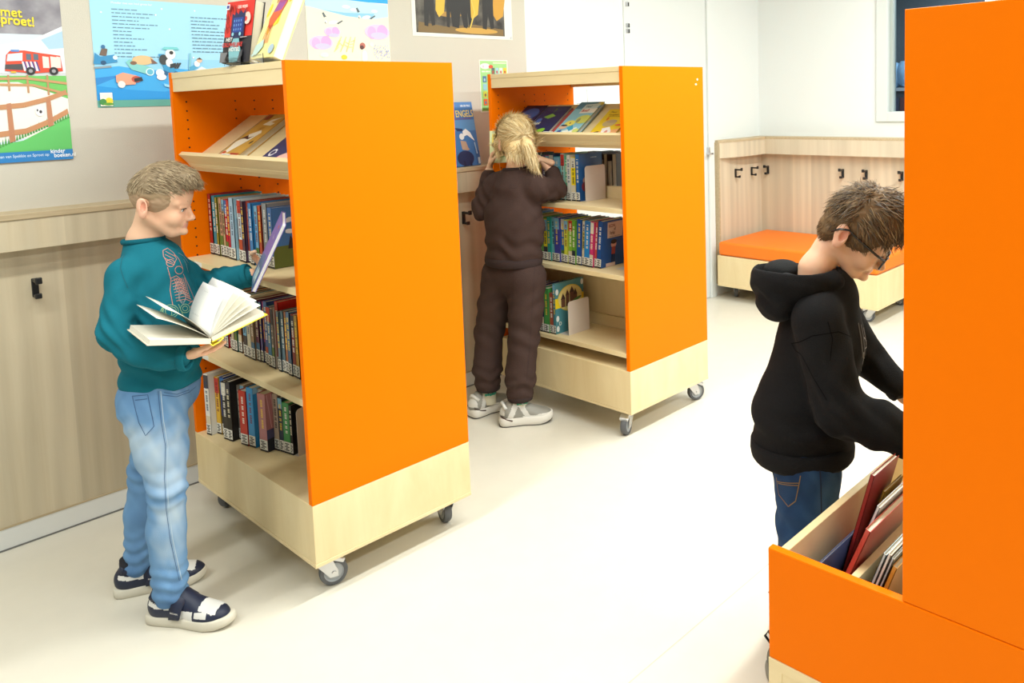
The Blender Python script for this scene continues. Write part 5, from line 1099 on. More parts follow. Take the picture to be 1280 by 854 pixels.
    strokes('seam', jt, [q2([(183, 492), (184, 530), (187, 560), (183, 600), (182, 640), (184, 680), (191, 735)])], .0014, ST, je, (-.55, 1, -.34))
    strokes('pocket', jt, [q2([(151, 497), (157, 530), (164, 546), (175, 535), (170, 496), (151, 497)]), q2([(154, 502), (169, 501)]), q2([(188, 497), (205, 500), (222, 495), (232, 488)]), q2([(190, 494), (206, 497), (222, 492)])], .0018, ST, je, (-.55, 1, -.34))
    # ---- sneakers: navy and white with a strap
    NV = pm('navy_leather', (.010, .016, .045), .5); WL = pm('white_leather', (.74, .73, .70), .5); SO = pm('off_white_rubber', (.66, .62, .52), .6, var=.08)
    for heel, toe in (((-.012, -.070), (.246, -.118)), ((-.186, .045), (.050, .125))):
        h, R, L = shoe_geo(heel, toe); P = lambda q: h+R@A(q)
        u = Blob(); u.cone(P((.038, 0, .045)), P((.060, 0, .082)), .040, .036, .02, (R[:, 1], .86)); u.cone(P((.05, 0, .045)), P((.15, .0, .032)), .040, .034, .03, (R[:, 1], .95)); u.cone(P((.10, 0, .068)), P((.165, 0, .042)), .030, .022, .03); u.ell(P((.185, 0, .030)), (.062, .040, .030), R, .03)
        u.cone(P((.045, 0, .09)), P((.075, 0, .11)), .026, .024, .008, op='s'); u.cut((0, 0, -1), -.020, .003)
        def um(C, h=h, R=R):
            q = (C-h)@R; x, y, z = q[:, 0], np.abs(q[:, 1]), q[:, 2]; m = np.zeros(len(q), int)
            m[(x > .095) & (x < .158) & (y > .022) & (z < .050) & (z > .024+.0*(x))] = 1
            m[(x > .172) & (x < .222) & (z > .044-.0*x) & (y < .030)] = 1; m[(x > .165) & (x < .20) & (y > .024) & (z > .036) & (z < .05)] = 1
            m[(x > .015) & (x < .085) & (z > .054-.10*(x-.05)) & (z < .066-.10*(x-.05)) & (y > .02)] = 1; return m
        sh = sdf_obj('sneaker', u.mesh(.003), [NV, WL], body, um)
        make_sole('sole', h, R, L, .044, .027, SO, sh)
        b = MB()
        vs = []; fs = []; K = 16
        for xi, x0 in enumerate((.090, .122)):
            for i in range(K+1):
                a = math.pi*i/K; vs.append(tuple(P((x0+.010*math.sin(a), math.cos(a)*(.0445-.001*xi), .030+math.sin(a)*(.068-.019*xi)))))
        for i in range(K): fs.append((i, i+1, K+2+i, K+1+i))
        b.add(vs, fs, NV); so = b.build('strap', sh, smooth=True); md = so.modifiers.new('solid', 'SOLIDIFY'); md.thickness = .004; md.offset = 0
        b = MB()
        for k in range(4):
            x0 = .128+.012*k; zt = .068-.0085*k; b.tube([P((x0-.004, -.022, zt-.012)), P((x0, 0, zt)), P((x0+.006, .022, zt-.012))], .0028, NV, 6)
        b.build('laces', sh, smooth=True)
        b = MB(); b.tube([P((.030, -.033, .080)), P((.022, 0, .094)), P((.030, .033, .080))], .008, NV, 8); b.tube([P((.030, -.033, .080)), P((.075, -.034, .080)), P((.098, -.02, .086))], .0065, NV, 8); b.tube([P((.030, .033, .080)), P((.075, .034, .080)), P((.098, .02, .086))], .0065, NV, 8); b.build('padded_collar', sh, smooth=True)
        b = MB(); b.po = V3(P((.100, -.0468, .050))); b.plane(P((.098, -.0472, .050)), R@A((1, 0, -.12)), R@A((.0, .12, 1))); b.text('SKECHERS', 0, 0, .0052, WL, bold=.03); b.build('logo_tag', sh)
        b = MB(); a0 = P((.045, 0, .05)); b.cyl(a0, tuple(A(a0)+A((.002, 0, .055))), .031, pm('dark_sock', (.015, .016, .022), .9), 18); b.build('sock', body, smooth=True)
    return body, O
bt, BO = boy_teal()
BT = Matrix.Translation((BO[0], BO[1], 0)) @ Matrix.Rotation(yaw-math.pi/2, 4, 'Z')
# ---- open book on his right hand: spine, two boards, page stacks, lifted leaves
def open_book():
    t = thing('open_book', 'open book with yellow cover lying on the hand of the boy in teal', 'book'); t.matrix_world = BT
    S0 = Vector((.281, -.205, .850)); ax = Vector((-.135, .145, .002)).normalized(); Lh = .195
    def wing(ang, w_): return (Vector((math.cos(ang)*.72, math.cos(ang)*.69, math.sin(ang))))*w_
    # directions of the boards square to the spine
    e = Vector((.70, .69, 0)); up = ax.cross(e).normalized() if ax.cross(e).z > 0 else e.cross(ax).normalized()
    er = (Vector((.093, .105, .037))).normalized(); el = (Vector((-.092, -.135, .040))).normalized()
    COV = paint('#e8d23c', .4); Wd = .145; Wl = .165
    def slab(p, w_, a_, th, mat, nm, parent=t):
        n = w_.cross(a_).normalized(); n = n if n.z > 0 else -n; b = MB(); b.prism([p, p+w_, p+w_+a_, p+a_], n*th, mat); return b.build(nm, parent)
    A_ = ax*Lh
    slab(S0-Vector((0, 0, .012)), el*Wl, A_, .002, paint('#dcd6c4'), 'cover_board'); slab(S0+er*.004-Vector((0, 0, .010)), er*(Wd+.012), A_, .002, COV, 'cover_board')
    b = MB(); b.tube([S0+Vector((-.004, 0, -.010)), S0+Vector((.004, 0, -.017)), S0+Vector((.016, .01, -.011)), S0+Vector((.024, .02, -.002))], .0018, COV, 6)
    vs = []; 
    for q in ((-.004, 0, -.011), (.004, 0, -.018), (.016, .012, -.012)): vs += [S0+Vector(q), S0+Vector(q)+A_]
    b.add(vs, [(0, 1, 3, 2), (2, 3, 5, 4)], COV); b.build('spine', t)
    slab(S0+ax*.003-Vector((0, 0, .0095)), el*(Wl-.006), ax*(Lh-.006), .011, PAGES, 'page_stack')
    slab(S0+ax*.003+er*.006-Vector((0, 0, .008)), er*(Wd+.002), ax*(Lh-.006), .012, PAGES, 'page_stack')
    PG = pm('page_ivory', (.76, .73, .62), .8); PW = pm('page_white', (.82, .82, .80), .8)
    def leaf(d0, d1, w_, mat, bend=.02, pr=None):
        """curved leaf from the spine: leaves along d0, ends along d1"""
        d0 = Vector(d0).normalized(); d1 = Vector(d1).normalized(); n = 8; vs = []; p = S0+ax*.003+Vector((0, 0, .004)); pts = [p.copy()]
        for i in range(n): d = (d0.lerp(d1, (i+.5)/n)).normalized(); p = p+d*w_/n; pts.append(p.copy())
        for q in pts: vs += [q, q+ax*(Lh-.006)]
        b = MB(); b.add(vs, [(2*i, 2*i+1, 2*i+3, 2*i+2) for i in range(n)], mat)
        if pr:
            for k, (v0, v1, u0, u1) in enumerate(pr):
                lay = []
                for i in range(2, n-1):
                    pass
        o = b.build('leaf', t, smooth=True); m = o.modifiers.new('solid', 'SOLIDIFY'); m.thickness = .0006
        return o, pts
    lf, pts = leaf((.10, .15, 1), (.46, .36, .80), .122, PW)
    # print on the standing leaf, on the side towards the reader
    INK = pm('print_grey_ink', (.28, .29, .32), .8); b = MB()
    u = (pts[7]-pts[2]); o = pts[2]; nrm = u.cross(ax).normalized(); nrm = nrm if nrm.dot(Vector((0, -1, .2))) > 0 else -nrm
    rr = random.Random(5)
    b.plane(o+nrm*.0012, u, ax*(Lh-.006), .0001)
    if (u.cross(ax)).dot(nrm) < 0: b.pn = -b.pn
    for k in range(14):
        if 4 <= k <= 8: continue
        v = .10+.058*k; uu = .03
        while uu < .9: w_ = rr.uniform(.04, .12); b.rect(uu, v, min(uu+w_, .95), v+.010, INK); b.pl -= 1; uu += w_+.03
    for k in range(12): a = k*.6; b.line([(.25+.05*k+.02*math.cos(a*3), .36+.06*math.sin(a*2.3)), (.28+.05*k, .40+.06*math.cos(a*1.7)), (.30+.05*k, .44+.05*math.sin(a))], .008, INK)
    b.build('print', lf)
    for k, (x, y, z, wd) in enumerate(((.45, .42, .80, .140), (.55, .52, .66, .142), (.62, .60, .52, .145), (.66, .65, .40, .146), (.68, .68, .32, .148))): leaf((.3+.06*k, .3+.06*k, .9-.12*k), (x, y, z), wd, PW if k < 1 else PG)
    for k, (d0, d1, w_) in enumerate((((-.30, -.44, .85), (-.50, -.73, .50), .150), ((-.42, -.62, .62), (-.50, -.74, .44), .158))): leaf(d0, d1, w_, PG)
    return t
open_book()
# ---- the purple book he has just pulled out
def held_book():
    t = thing('book', 'thin purple book held up by the boy in teal beside the shelf', 'book')
    b1 = Vector((.46, 0, .887)).normalized(); w_ = Vector((-.42, .90, .05)); w_ = (w_-b1*w_.dot(b1)).normalized(); n = b1.cross(w_); o = Vector((.324, -.032, .932))
    M = Matrix(((w_.x, n.x, b1.x, o.x), (w_.y, n.y, b1.y, o.y), (w_.z, n.z, b1.z, o.z), (0, 0, 0, 1)))
    t.matrix_world = BT @ M; L, W, T = .214, .125, .0115
    PU = pm('purple_cover', (.17, .13, .42), .35); b = MB(); b.box((0, -T/2, 0), (W, -T/2+.0016, L), PU); b.box((0, T/2-.0016, 0), (W, T/2, L), PU); b.box((W-.0016, -T/2, 0), (W, T/2, L), PU)
    for y, ex in ((T/2, (-1, 0, 0)), (-T/2, (1, 0, 0))):
        b.plane((W if y > 0 else 0, y, 0), (ex[0]*W, 0, 0), (0, 0, L)); b.rect(0, 0, 1, .34, '#3f6487'); b.poly([(0, .34), (1, .34), (.8, .48), (.3, .42)], '#5a6f9c'); b.text('Nina', .3 if y < 0 else .52, .70, .09, '#d9cfe6', rot=.0, bold=.02); b.ell(.7, .9, .06, .03, '#d86a4a')
        b.poly([(.2, .05), (.5, .02), (.6, .22), (.3, .25)], '#9fb8c4'); b.poly([(.55, .1), (.8, .06), (.86, .26), (.6, .28)], '#b9c9cc')
    b.build('cover', t); b = MB(); b.box((.002, -T/2+.0017, .002), (W-.003, T/2-.0017, L-.002), PM_WHITE); b.build('page_block', t)
PM_WHITE = pm('fresh_page_edges', (.84, .84, .82), .7)
held_book()
# ---------------------------------------------------------------- the girl in brown, seen from behind
def girl_brown():
    O = (2.3613, 2.7523); A = V3
    H = Head((.049, .000, 1.258), R_(100), R_(16), R_(0))
    hb = Blob(); H.build(hb); hb.cone(H.p((-.03, 0, -.03)), (.046, -.006, 1.13), .038, .042, .03); hb.cone((.046, -.006, 1.13), (.045, 0, 1.03), .042, .07, .03)
    lh = Blob(); hand(lh, (-.092, .160, 1.150), (.28, .10, .95), (.8, -.1, -.3), True, (.5, .6, .4), sc=.85, thumb=((.6, .7, .4), (.8, .4, .5), (.8, .2, .6)))
    rh = Blob(); hand(rh, (.158, .095, 1.178), (-.90, .30, .30), (-.3, .3, -.9), False, (.5, .7, .5), sc=.85, fore=.055)
    ib = Blob(); ib.cone((.02, 0, .70), (.045, 0, .98), .09, .09); ib.cone((-.05, .075, 1.06), (.145, -.075, 1.06), .035, .035)
    ib.chain([(-.06, .08, 1.05), (-.125, .105, .95), (-.095, .157, 1.13)], [.034, .030, .022]).chain([(.15, -.06, 1.05), (.220, .042, 1.035), (.205, .085, 1.11), (.165, .095, 1.17)], [.030, .028, .024, .021])
    ib.chain([(-.05, .05, .66), (-.105, .07, .40), (-.13, .05, .06)], [.06, .036, .028]).chain([(.08, -.04, .66), (.055, -.05, .41), (.033, -.07, .06)], [.06, .036, .028])
    def mf(P):
        m = np.zeros(len(P)); m[H.lipmask(P)] = 1; m[H.earmask(P)] = 2; m[H.conchamask(P)] = 3; return m
    body = sdf_obj('person', merge([hb.mesh(.0032), lh.mesh(.0024), rh.mesh(.0024), ib.mesh(.010)]), [SKIN, LIP, EAR, EARI], None, mf)
    place(body, O); tag(body, 'girl with a blonde ponytail in dark brown sweater and trousers, seen from behind', 'person')
    H.eyes(body); H.brows(body, pm('brow_blond', (.36, .25, .13), .8))
    # hair pulled back to a low tail
    HC = pm('hair_blonde', (.72, .54, .27), .45, 0, .4); HD = pm('hair_blonde_dark', (.46, .31, .13), .5, 0, .4); HL = pm('hair_blonde_light', (.88, .74, .46), .42, 0, .4)
    b = Blob(); E = lambda c, r, k=.02, op='u': b.ell(H.p(c), r, H.R, k, op)
    E((-.006, 0, .042), (.094, .082, .090)); E((-.045, 0, -.015), (.055, .066, .058), .03)
    b.cone(H.p((.010, .076, .01)), H.p((.022, .078, -.070)), .022, .008, .02); b.cone(H.p((.0, -.074, .02)), H.p((.012, -.074, -.045)), .020, .008, .02)
    tie = H.p((-.094, -.034, .012)); b.cone(H.p((-.082, -.026, .008)), tie, .022, .012, .015); 
    t1 = tie+A((.012, -.022, -.034)); t2 = tie+A((.024, -.016, -.080)); t3 = tie+A((.046, -.004, -.130))
    b.chain([tie, t1, t2, t3], [.013, .024, .021, .006], .015)
    E((.095, 0, -.015), (.062, .092, .085), .008, 's'); E((.052, 0, -.075), (.055, .11, .072), .008, 's')
    v, f = b.mesh(.0034); nn = vnormals(v, f); q = H.inv(v); rng = np.random.default_rng(8)
    v = v + nn*(.0016*snoise(q*V3((.3, 1.5, 1.5)), 150))[:, None]
    tail = ((v-tie)@A((.3, -.1, -1)) > .012) & (np.linalg.norm(v-tie, axis=1) < .16) & (q[:, 0] < -.07)
    cap = np.where(~tail)[0]; pick = rng.choice(cap, 3000); d = tie-v[pick]; d /= np.linalg.norm(d, axis=1)[:, None]; n2 = nn[pick]; d = d-n2*(d*n2).sum(1)[:, None]; d /= np.maximum(np.linalg.norm(d, axis=1), 1e-6)[:, None]
    vs, fs = hair_strands(v[pick]-n2*.0005, (d, n2), .060, .0014, 4, rng, .0, .03, -.02, .035); m1 = len(fs)
    tl = np.where(tail)[0]; pk = rng.choice(tl, 700); d2 = np.tile(A((.28, .05, -.95)), (700, 1)); vs2, fs2 = hair_strands(v[pk], (d2, nn[pk]), .055, .0013, 4, rng, .05, .06, .10, .08)
    # loose wisps at the temples and nape
    w0 = np.array([H.p((rng.uniform(-.02, .04), sg*rng.uniform(.074, .084), rng.uniform(-.03, .04))) for sg in (1, 1, -1) for _ in range(26)]); wd = np.tile(A((.03, .05, -1)), (len(w0), 1)); wn = np.array([H.R@A((0, 1 if k < 52 else -1, 0)) for k in range(len(w0))])
    vs3, fs3 = hair_strands(w0, (wd, wn), .075, .0011, 5, rng, .05, .10, .12)
    n0 = np.array([H.p((-.085+rng.uniform(-.01, .02), rng.uniform(-.045, .045), -.055)) for _ in range(50)]); vs4, fs4 = hair_strands(n0, (np.tile(A((.1, -.1, -1)), (50, 1)), np.tile(H.R@A((-1, 0, 0)), (50, 1))), .045, .0010, 4, rng, .02, .12, .1)
    mb = MB(); mb.v = [tuple(p) for p in v]; mb.f = f.tolist(); mb.ms = [HC, HD, HL]; mb.mi = [1 if x < .30 else 0 for x in rng.uniform(0, 1, 1)]*0 + [0]*len(f)
    for vv, ff in ((vs, fs), (vs2, fs2), (vs3, fs3), (vs4, fs4)):
        k0 = len(mb.v); mb.v += [tuple(p) for p in vv]; mb.f += [[i+k0 for i in t] for t in ff]; c = 0
        for i in range(len(ff)):
            if i % 8 == 0: c = int(rng.choice([0, 0, 1, 2, 2]))
            mb.mi.append(c)
    ho = mb.build('hair', body, smooth=True)
    ring('hair_tie', tie+A((.004, -.004, -.008)), tuple(t1-tie), .0155, .0155, (.003, .004), HL, ho)
    # sweater
    BRN = cloth('brown_fleece', (.060, .036, .031), 300, .5, .15, .95); RIB = cloth('brown_rib', (.048, .032, .031), 500, .5, .1, .95)
    s = Blob(); F = (.675, .738, 0)
    s.cone((.020, 0, .735), (.030, 0, .90), .143, .150, .03, (F, .78)); s.cone((.030, 0, .90), (.045, 0, 1.03), .150, .118, .03, (F, .74))
    s.cone((-.045, .068, 1.062), (.135, -.068, 1.062), .045, .045, .04); s.cone((.046, 0, 1.07), (.047, -.004, 1.150), .090, .050, .04); s.cone((.047, 0, 1.115), (-.045, .07, 1.085), .046, .045, .04); s.cone((.047, 0, 1.115), (.138, -.068, 1.085), .046, .045, .04)
    s.chain([(-.060, .075, 1.060), (-.122, .105, .955)], [.060, .053], .04); s.chain([(-.122, .105, .955), (-.098, .152, 1.10)], [.053, .036], .02)
    s.chain([(.150, -.065, 1.062), (.218, .04, 1.045)], [.058, .050], .04); s.chain([(.222, .04, 1.047), (.205, .088, 1.115)], [.049, .036], .02)
    s.cut((-.05, .05, 1), 1.147, .004); s.cut((0, 0, -1), -.716, .006)
    def folds(v, nn):
        hem = np.exp(-((v[:, 2]-.80)/.06)**2); ar = np.exp(-(((v-A((.18, -.02, 1.02)))**2).sum(1))/.008)+np.exp(-(((v-A((-.10, .09, 1.0)))**2).sum(1))/.008)
        ctr = np.exp(-((v[:, 2]-.93)/.12)**2)
        return .0028*snoise(v*A((1, 1, .6)), 28) + .0060*hem*np.sin(v[:, 2]*80+v[:, 0]*28+1.5*np.sin(v[:, 0]*40)) + .0062*ar*np.sin(v[:, 0]*95+v[:, 2]*75+1.4*np.sin(v[:, 1]*60)) + .0050*ctr*np.sin(v[:, 0]*55-v[:, 2]*32+1.2*np.sin(v[:, 2]*30))
    sw = sdf_obj('sweater', s.mesh(.0055), [BRN], body, None, folds)
    ring('collar', (.0475, -.003, 1.147), (-.05, .05, 1), .0565, .052, (.005, .008), RIB, sw)
    ring('hem_band', (.020, 0, .735), (0, 0, 1), .1415, .111, (.006, .020), RIB, sw, (.738, -.675, 0))
    tr = bvh_of(sw); strokes('label_patch', tr, [[(.015, 1.075), (.05, 1.073)], [(.015, 1.064), (.05, 1.062)], [(.015, 1.076), (.015, 1.063)], [(.05, 1.074), (.05, 1.061)]], .0015, RIB, sw, (-.1, 1, -.08))
    # trousers
    TR = cloth('brown_jersey', (.062, .038, .033), 300, .5, .15, .95)
    j = Blob(); j.cone((-.035, .045, .665), (.075, -.045, .665), .092, .092, .04); j.cone((.02, 0, .74), (.02, 0, .68), .114, .116, .03, (F, .8))
    j.chain([(-.045, .05, .65), (-.084, .065, .50), (-.114, .07, .38), (-.126, .055, .22), (-.126, .05, .150)], [.088, .076, .066, .065, .059], .03)
    j.chain([(.080, -.04, .65), (.070, -.045, .50), (.060, -.05, .39), (.040, -.062, .22), (.034, -.07, .145)], [.088, .078, .068, .067, .061], .03)
    j.cut((0, 0, -1), -.122, .006); j.cut((0, 0, 1), .79, .004)
    def jf(v, nn):
        cu = np.exp(-((v[:, 2]-.19)/.05)**2); kn = np.exp(-((v[:, 2]-.40)/.08)**2); seat = np.exp(-((v[:, 2]-.55)/.07)**2)
        return .0025*snoise(v*A((1, 1, .5)), 30) + .0050*cu*np.sin(v[:, 2]*105+1.5*np.sin(v[:, 0]*45+v[:, 1]*30)) + .0040*kn*np.sin(v[:, 2]*75+v[:, 0]*45+1.3*np.sin(v[:, 1]*50)) + .0038*seat*np.sin(v[:, 2]*80-v[:, 0]*60)
    je = sdf_obj('trousers', j.mesh(.0052), [TR], body, None, jf)
    ring('cuff', (-.126, .050, .128), (0, 0, 1), .049, .049, (.008, .015), RIB, je); ring('cuff', (.034, -.07, .122), (0, 0, 1), .051, .051, (.008, .015), RIB, je)
    jt = bvh_of(je); strokes('seam', jt, [[(.022, .73), (.018, .62), (.010, .54), (.004, .49)]], .002, RIB, je, (-.1, 1, -.2)); strokes('seam', jt, [[(.115, .70), (.105, .6), (.09, .45), (.075, .3), (.06, .18)]], .002, RIB, je, (-.1, 1, -.25))
    # socks and chunky silver sneakers
    SOCK = pm('cream_sock', (.66, .62, .48), .95, bump=(500, .3)); GRN = paint('#1f8a72'); SM = pm('silver_mesh', (.29, .285, .26), .45, .25, bump=(700, .4)); SWH = pm('pearl_leather', (.66, .65, .62), .38, .1); SL = pm('white_foam_sole', (.74, .72, .67), .55); DKS = pm('dark_outsole', (.05, .045, .04), .7)
    for heel, toe, an in (((-.205, .002), (-.050, .150), (-.126, .052)), ((-.058, -.090), (.178, -.052), (.034, -.070))):
        h, R, L = shoe_geo(heel, toe, .004); P = lambda q: h+R@A(q); k = L/.235
        u = Blob(); u.cone(P((.040*k, 0, .050)), P((.056*k, 0, .078)), .040, .034, .02, (R[:, 1], .86)); u.cone(P((.05*k, 0, .045)), P((.14*k, 0, .036)), .042, .036, .03, (R[:, 1], .95)); u.cone(P((.09*k, 0, .072)), P((.155*k, 0, .048)), .030, .024, .03); u.ell(P((.178*k, 0, .034)), (.055, .042, .030), R, .03)
        u.cut((0, 0, -1), -.024, .003)
        def um(C, h=h, R=R, k=k):
            q = (C-h)@R; x, y, z = q[:, 0]/k, np.abs(q[:, 1]), q[:, 2]; m = np.zeros(len(q), int)
            m[(np.abs(x-.045-(z-.04)*.5) < .013) & (y > .012)] = 1; m[(np.abs(x-.115+(z-.05)*.6) < .012) & (y > .014)] = 1; m[(x > .165) & (z < .046)] = 1; m[(x > .10) & (z < .042) & (y > .02)] = 1; m[(x < .02) & (z > .05)] = 1; return m
        sh = sdf_obj('sneaker', u.mesh(.0034), [SM, SWH], body, um)
        make_sole('sole', h, R, L, .047, .036, SL, sh, bulge=.006, toe_up=.014); make_sole('outsole', h-A((0, 0, .004)), R, L*.985, .044, .006, DKS, sh, toe_up=.014)
        b = MB()
        for i in range(5): x0 = (.098+.013*i)*k; zt = .099-.0075*i; b.tube([P((x0-.004, -.024, zt-.016)), P((x0, 0, zt)), P((x0+.008, .024, zt-.016))], .0028, SWH, 6)
        b.tube([P((.098*k, .0, .103)), P((.088*k, .025, .112)), P((.105*k, .04, .09))], .002, SWH, 6); b.tube([P((.098*k, .0, .103)), P((.09*k, -.025, .112)), P((.11*k, -.042, .085))], .002, SWH, 6)
        b.build('laces', sh, smooth=True)
        b = MB(); b.tube([P((.095*k, -.015, .085)), P((.085*k, 0, .122)), P((.095*k, .015, .085))], [.006, .009, .006], SM, 8); b.tube([P((.028, -.032, .078)), P((.012, 0, .098)), P((.028, .032, .078))], .008, SWH, 8); b.build('tongue_and_heel_tab', sh, smooth=True)
        b = MB()
        for sgn in (-1, 1): b.tube([P((.004, sgn*.026, .045)), P((.025, sgn*.040, .034)), P((.055, sgn*.044, .026))], .0028, pm('dark_accent', (.06, .035, .03), .5), 6)
        b.build('accent_stripe', sh, smooth=True)
        b = MB(); ax = A((an[0], an[1], .05)); b.lathe(ax, (0, 0, 1), [(.034, 0), (.034, .03), (.035, .06), (.036, .085)], SOCK, 22)
        sk = b.build('sock', body, smooth=True); b = MB()
        for i in range(6):
            a = math.radians(-100+i*17); c = ax+A((.0362*math.cos(a), .0362*math.sin(a), .050+.002*(i % 2))); b.ell if False else None
            b.cyl(c, c+A((.0012*math.cos(a), .0012*math.sin(a), 0)), .0062, GRN, 10)
        b.build('sock_print', sk)
    return body, O
gb, GO = girl_brown()
GT = Matrix.Translation((GO[0], GO[1], 0)) @ Matrix.Rotation(yaw-math.pi/2, 4, 'Z')
t = thing('book', 'small pale green book held close to her face by the girl', 'book'); t.matrix_world = GT @ Matrix.Translation((-.090, .158, 1.165)) @ Matrix.Rotation(R_(-8), 4, 'Z') @ Matrix.Rotation(R_(-8), 4, 'X')
book_parts(t, .012, .15, .11, '#cfe0a8', marks='none', label=False, art=lambda b, d, h: (b.rect(0, 0, 1, 1, '#d6e2b0'), b.rect(.1, .6, .9, .9, '#e9d86a'), b.ell(.5, .35, .3, .2, '#7fae6a')))
# ---------------------------------------------------------------- the boy in the black hoodie
def boy_black():
    O = (1.8179, .9759); A = V3
    H = Head((.118, -.008, 1.087), R_(-23), R_(36), R_(2), 1.03)
    hb = Blob(); H.build(hb); hb.cone(H.p((-.036, 0, -.026)), (.022, 0, 1.005), .037, .038, .03); hb.cone((.022, 0, 1.005), (.02, 0, .93), .040, .06, .03)
    rh = Blob(); hand(rh, (.222, -.205, .636), (.90, -.05, -.30), (-.1, .6, -.6), False, (.4, .5, .3), sc=.9)
    lh = Blob(); hand(lh, (.262, .078, .662), (.72, -.30, -.62), (-.35, -.8, -.2), True, (.3, .35, .25), sc=.9)
    ib = Blob(); ib.cone((-.01, 0, .56), (.03, 0, .86), .085, .07); ib.cone((.01, -.08, .90), (.09, .075, .88), .03, .03); ib.chain([(0, -.11, .90), (.034, -.165, .70), (.20, -.200, .645)], [.04, .034, .022]).chain([(.105, .085, .862), (.190, .128, .735), (.245, .09, .675)], [.028, .028, .02])
    ib.chain([(-.01, -.06, .50), (-.03, -.08, .28), (-.085, -.10, .06)], [.06, .04, .03]).chain([(.0, .06, .50), (-.0, .07, .28), (-.03, .065, .06)], [.06, .04, .03])
    def mf(P):
        m = np.zeros(len(P)); m[H.lipmask(P)] = 1; m[H.earmask(P)] = 2; m[H.conchamask(P)] = 3; return m
    body = sdf_obj('person', merge([hb.mesh(.0028), rh.mesh(.0021), lh.mesh(.0021), ib.mesh(.009)]), [SKIN, LIP, EAR, EARI], None, mf)
    place(body, O); tag(body, 'boy with glasses in a black hoodie bending over the near book trough', 'person')
    H.eyes(body, look=(1, 0, -.4)); H.brows(body, pm('brow_brown', (.10, .065, .035), .8))
    # hair
    HC = pm('hair_brown', (.135, .083, .040), .55, 0, .2); HD = pm('hair_brown_dark', (.065, .043, .024), .55, 0, .35); HL = pm('hair_brown_light', (.24, .155, .072), .5, 0, .25)
    b = Blob(); E = lambda c, r, k=.02, op='u': b.ell(H.p(c), V3(r)*1.06, H.R, k, op)
    E((-.002, 0, .046), (.087, .075, .083)); E((.010, 0, .088), (.074, .066, .052), .02); E((-.052, 0, -.002), (.036, .056, .050), .03); E((.058, 0, .086), (.036, .056, .034), .02)
    E((.098, 0, -.012), (.062, .085, .080), .008, 's'); E((.062, 0, -.072), (.06, .10, .078), .008, 's')
    for y in (1, -1): E((-.026, .076*y, -.006), (.020, .02, .034), .006, 's')
    n = H.R@V3((.42, 0, -1)); b.cut(n, float(n@H.c)/np.linalg.norm(n)+.060, .006)
    v, f = b.mesh(.0032); nn = vnormals(v, f); q = H.inv(v); rng = np.random.default_rng(5)
    v = v + nn*(.0030*snoise(q*V3((.6, 1.3, 1)), 120) + .0012*snoise(q, 300))[:, None]
    def dirs(idx):
        qp = q[idx]; d = np.stack([.7+0*qp[:, 0], rng.normal(0, .35, len(idx)), -.25-.9*(qp[:, 0] > .05)-.5*(qp[:, 2] < .05)], 1); bk = qp[:, 0] < -.02
        d[bk] = np.stack([np.full(bk.sum(), -.35), rng.normal(0, .25, bk.sum()), np.full(bk.sum(), -.9)], 1); up = (qp[:, 2] > .10) & (qp[:, 0] < .04); d[up] += np.stack([np.zeros(up.sum()), rng.normal(0, .5, up.sum()), np.full(up.sum(), .7)], 1)
        d = d@H.R.T; n2 = nn[idx]; d = d-n2*(d*n2).sum(1)[:, None]*.75; return d/np.linalg.norm(d, axis=1)[:, None]
    top = rng.choice(np.where(q[:, 2] > .045)[0], 3000); vs, fs = hair_strands(v[top]-nn[top]*.001, (dirs(top), nn[top]), .034, .0012, 3, rng, .06, .12, .30)
    low = rng.choice(np.where(q[:, 2] <= .05)[0], 1500); vs2, fs2 = hair_strands(v[low]-nn[low]*.001, (dirs(low), nn[low]), .014, .0010, 3, rng, .06, .08, .12)
    mb = MB(); mb.v = [tuple(p) for p in v]; mb.f = f.tolist(); mb.ms = [HC, HD, HL]; mb.mi = [0]*len(f)
    for vv, ff in ((vs, fs), (vs2, fs2)):
        k0 = len(mb.v); mb.v += [tuple(p) for p in vv]; mb.f += [[i+k0 for i in t] for t in ff]; c = 0
        for i in range(len(ff)):
            if i % 6 == 0: c = int(rng.choice([0, 0, 1, 1, 2]))
            mb.mi.append(c)
    mb.build('hair', body, smooth=True)
    # glasses
    g = bpy.data.objects.new('glasses', None); COL.objects.link(g); g.parent = body; FR = pm('black_frame', (.012, .012, .014), .25)
    gl = bpy.data.materials.new('lens_glass'); gl.use_nodes = True; gb_ = gl.node_tree.nodes['Principled BSDF']; gb_.inputs['Transmission Weight'].default_value = 1; gb_.inputs['Roughness'].default_value = .02; gb_.inputs['IOR'].default_value = 1.12
    b = MB(); rims = []
    for y in (1, -1):
        c = V3((.089, .031*y, -.003)); pts = []
        for i in range(21):
            a = 2*math.pi*i/20; ca, sa = math.cos(a), math.sin(a); pw = lambda t: math.copysign(abs(t)**.7, t)
            pts.append(H.p(c+V3((-.10*abs(.026*pw(ca))*(1 if ca*y > 0 else 0)-.004*0, .0245*pw(ca), .0165*pw(sa)))))
        rims.append(pts); b.tube(pts, .0023, FR, 6)
    b.tube([H.p((.090, .0075, .004)), H.p((.0935, 0, .006)), H.p((.090, -.0075, .004))], .0018, FR, 6); b.build('front_frame', g, smooth=True)
    for y, pts in zip((1, -1), rims):
        l = MB(); l.add([tuple(p) for p in pts[:-1]], [tuple(range(20))], gl); lo = l.build('lens', g); md = lo.modifiers.new('solid', 'SOLIDIFY'); md.thickness = .0012
        t_ = MB(); t_.tube([H.p((.0855, .0555*y, .008)), H.p((.06, .0705*y, .012)), H.p((.0, .0775*y, .020)), H.p((-.020, .0785*y, .024)), H.p((-.040, .077*y, .012)), H.p((-.050, .074*y, -.005))], [.0032, .0030, .0026, .0024, .0024, .0018], FR, 6); t_.build('temple', g, smooth=True)
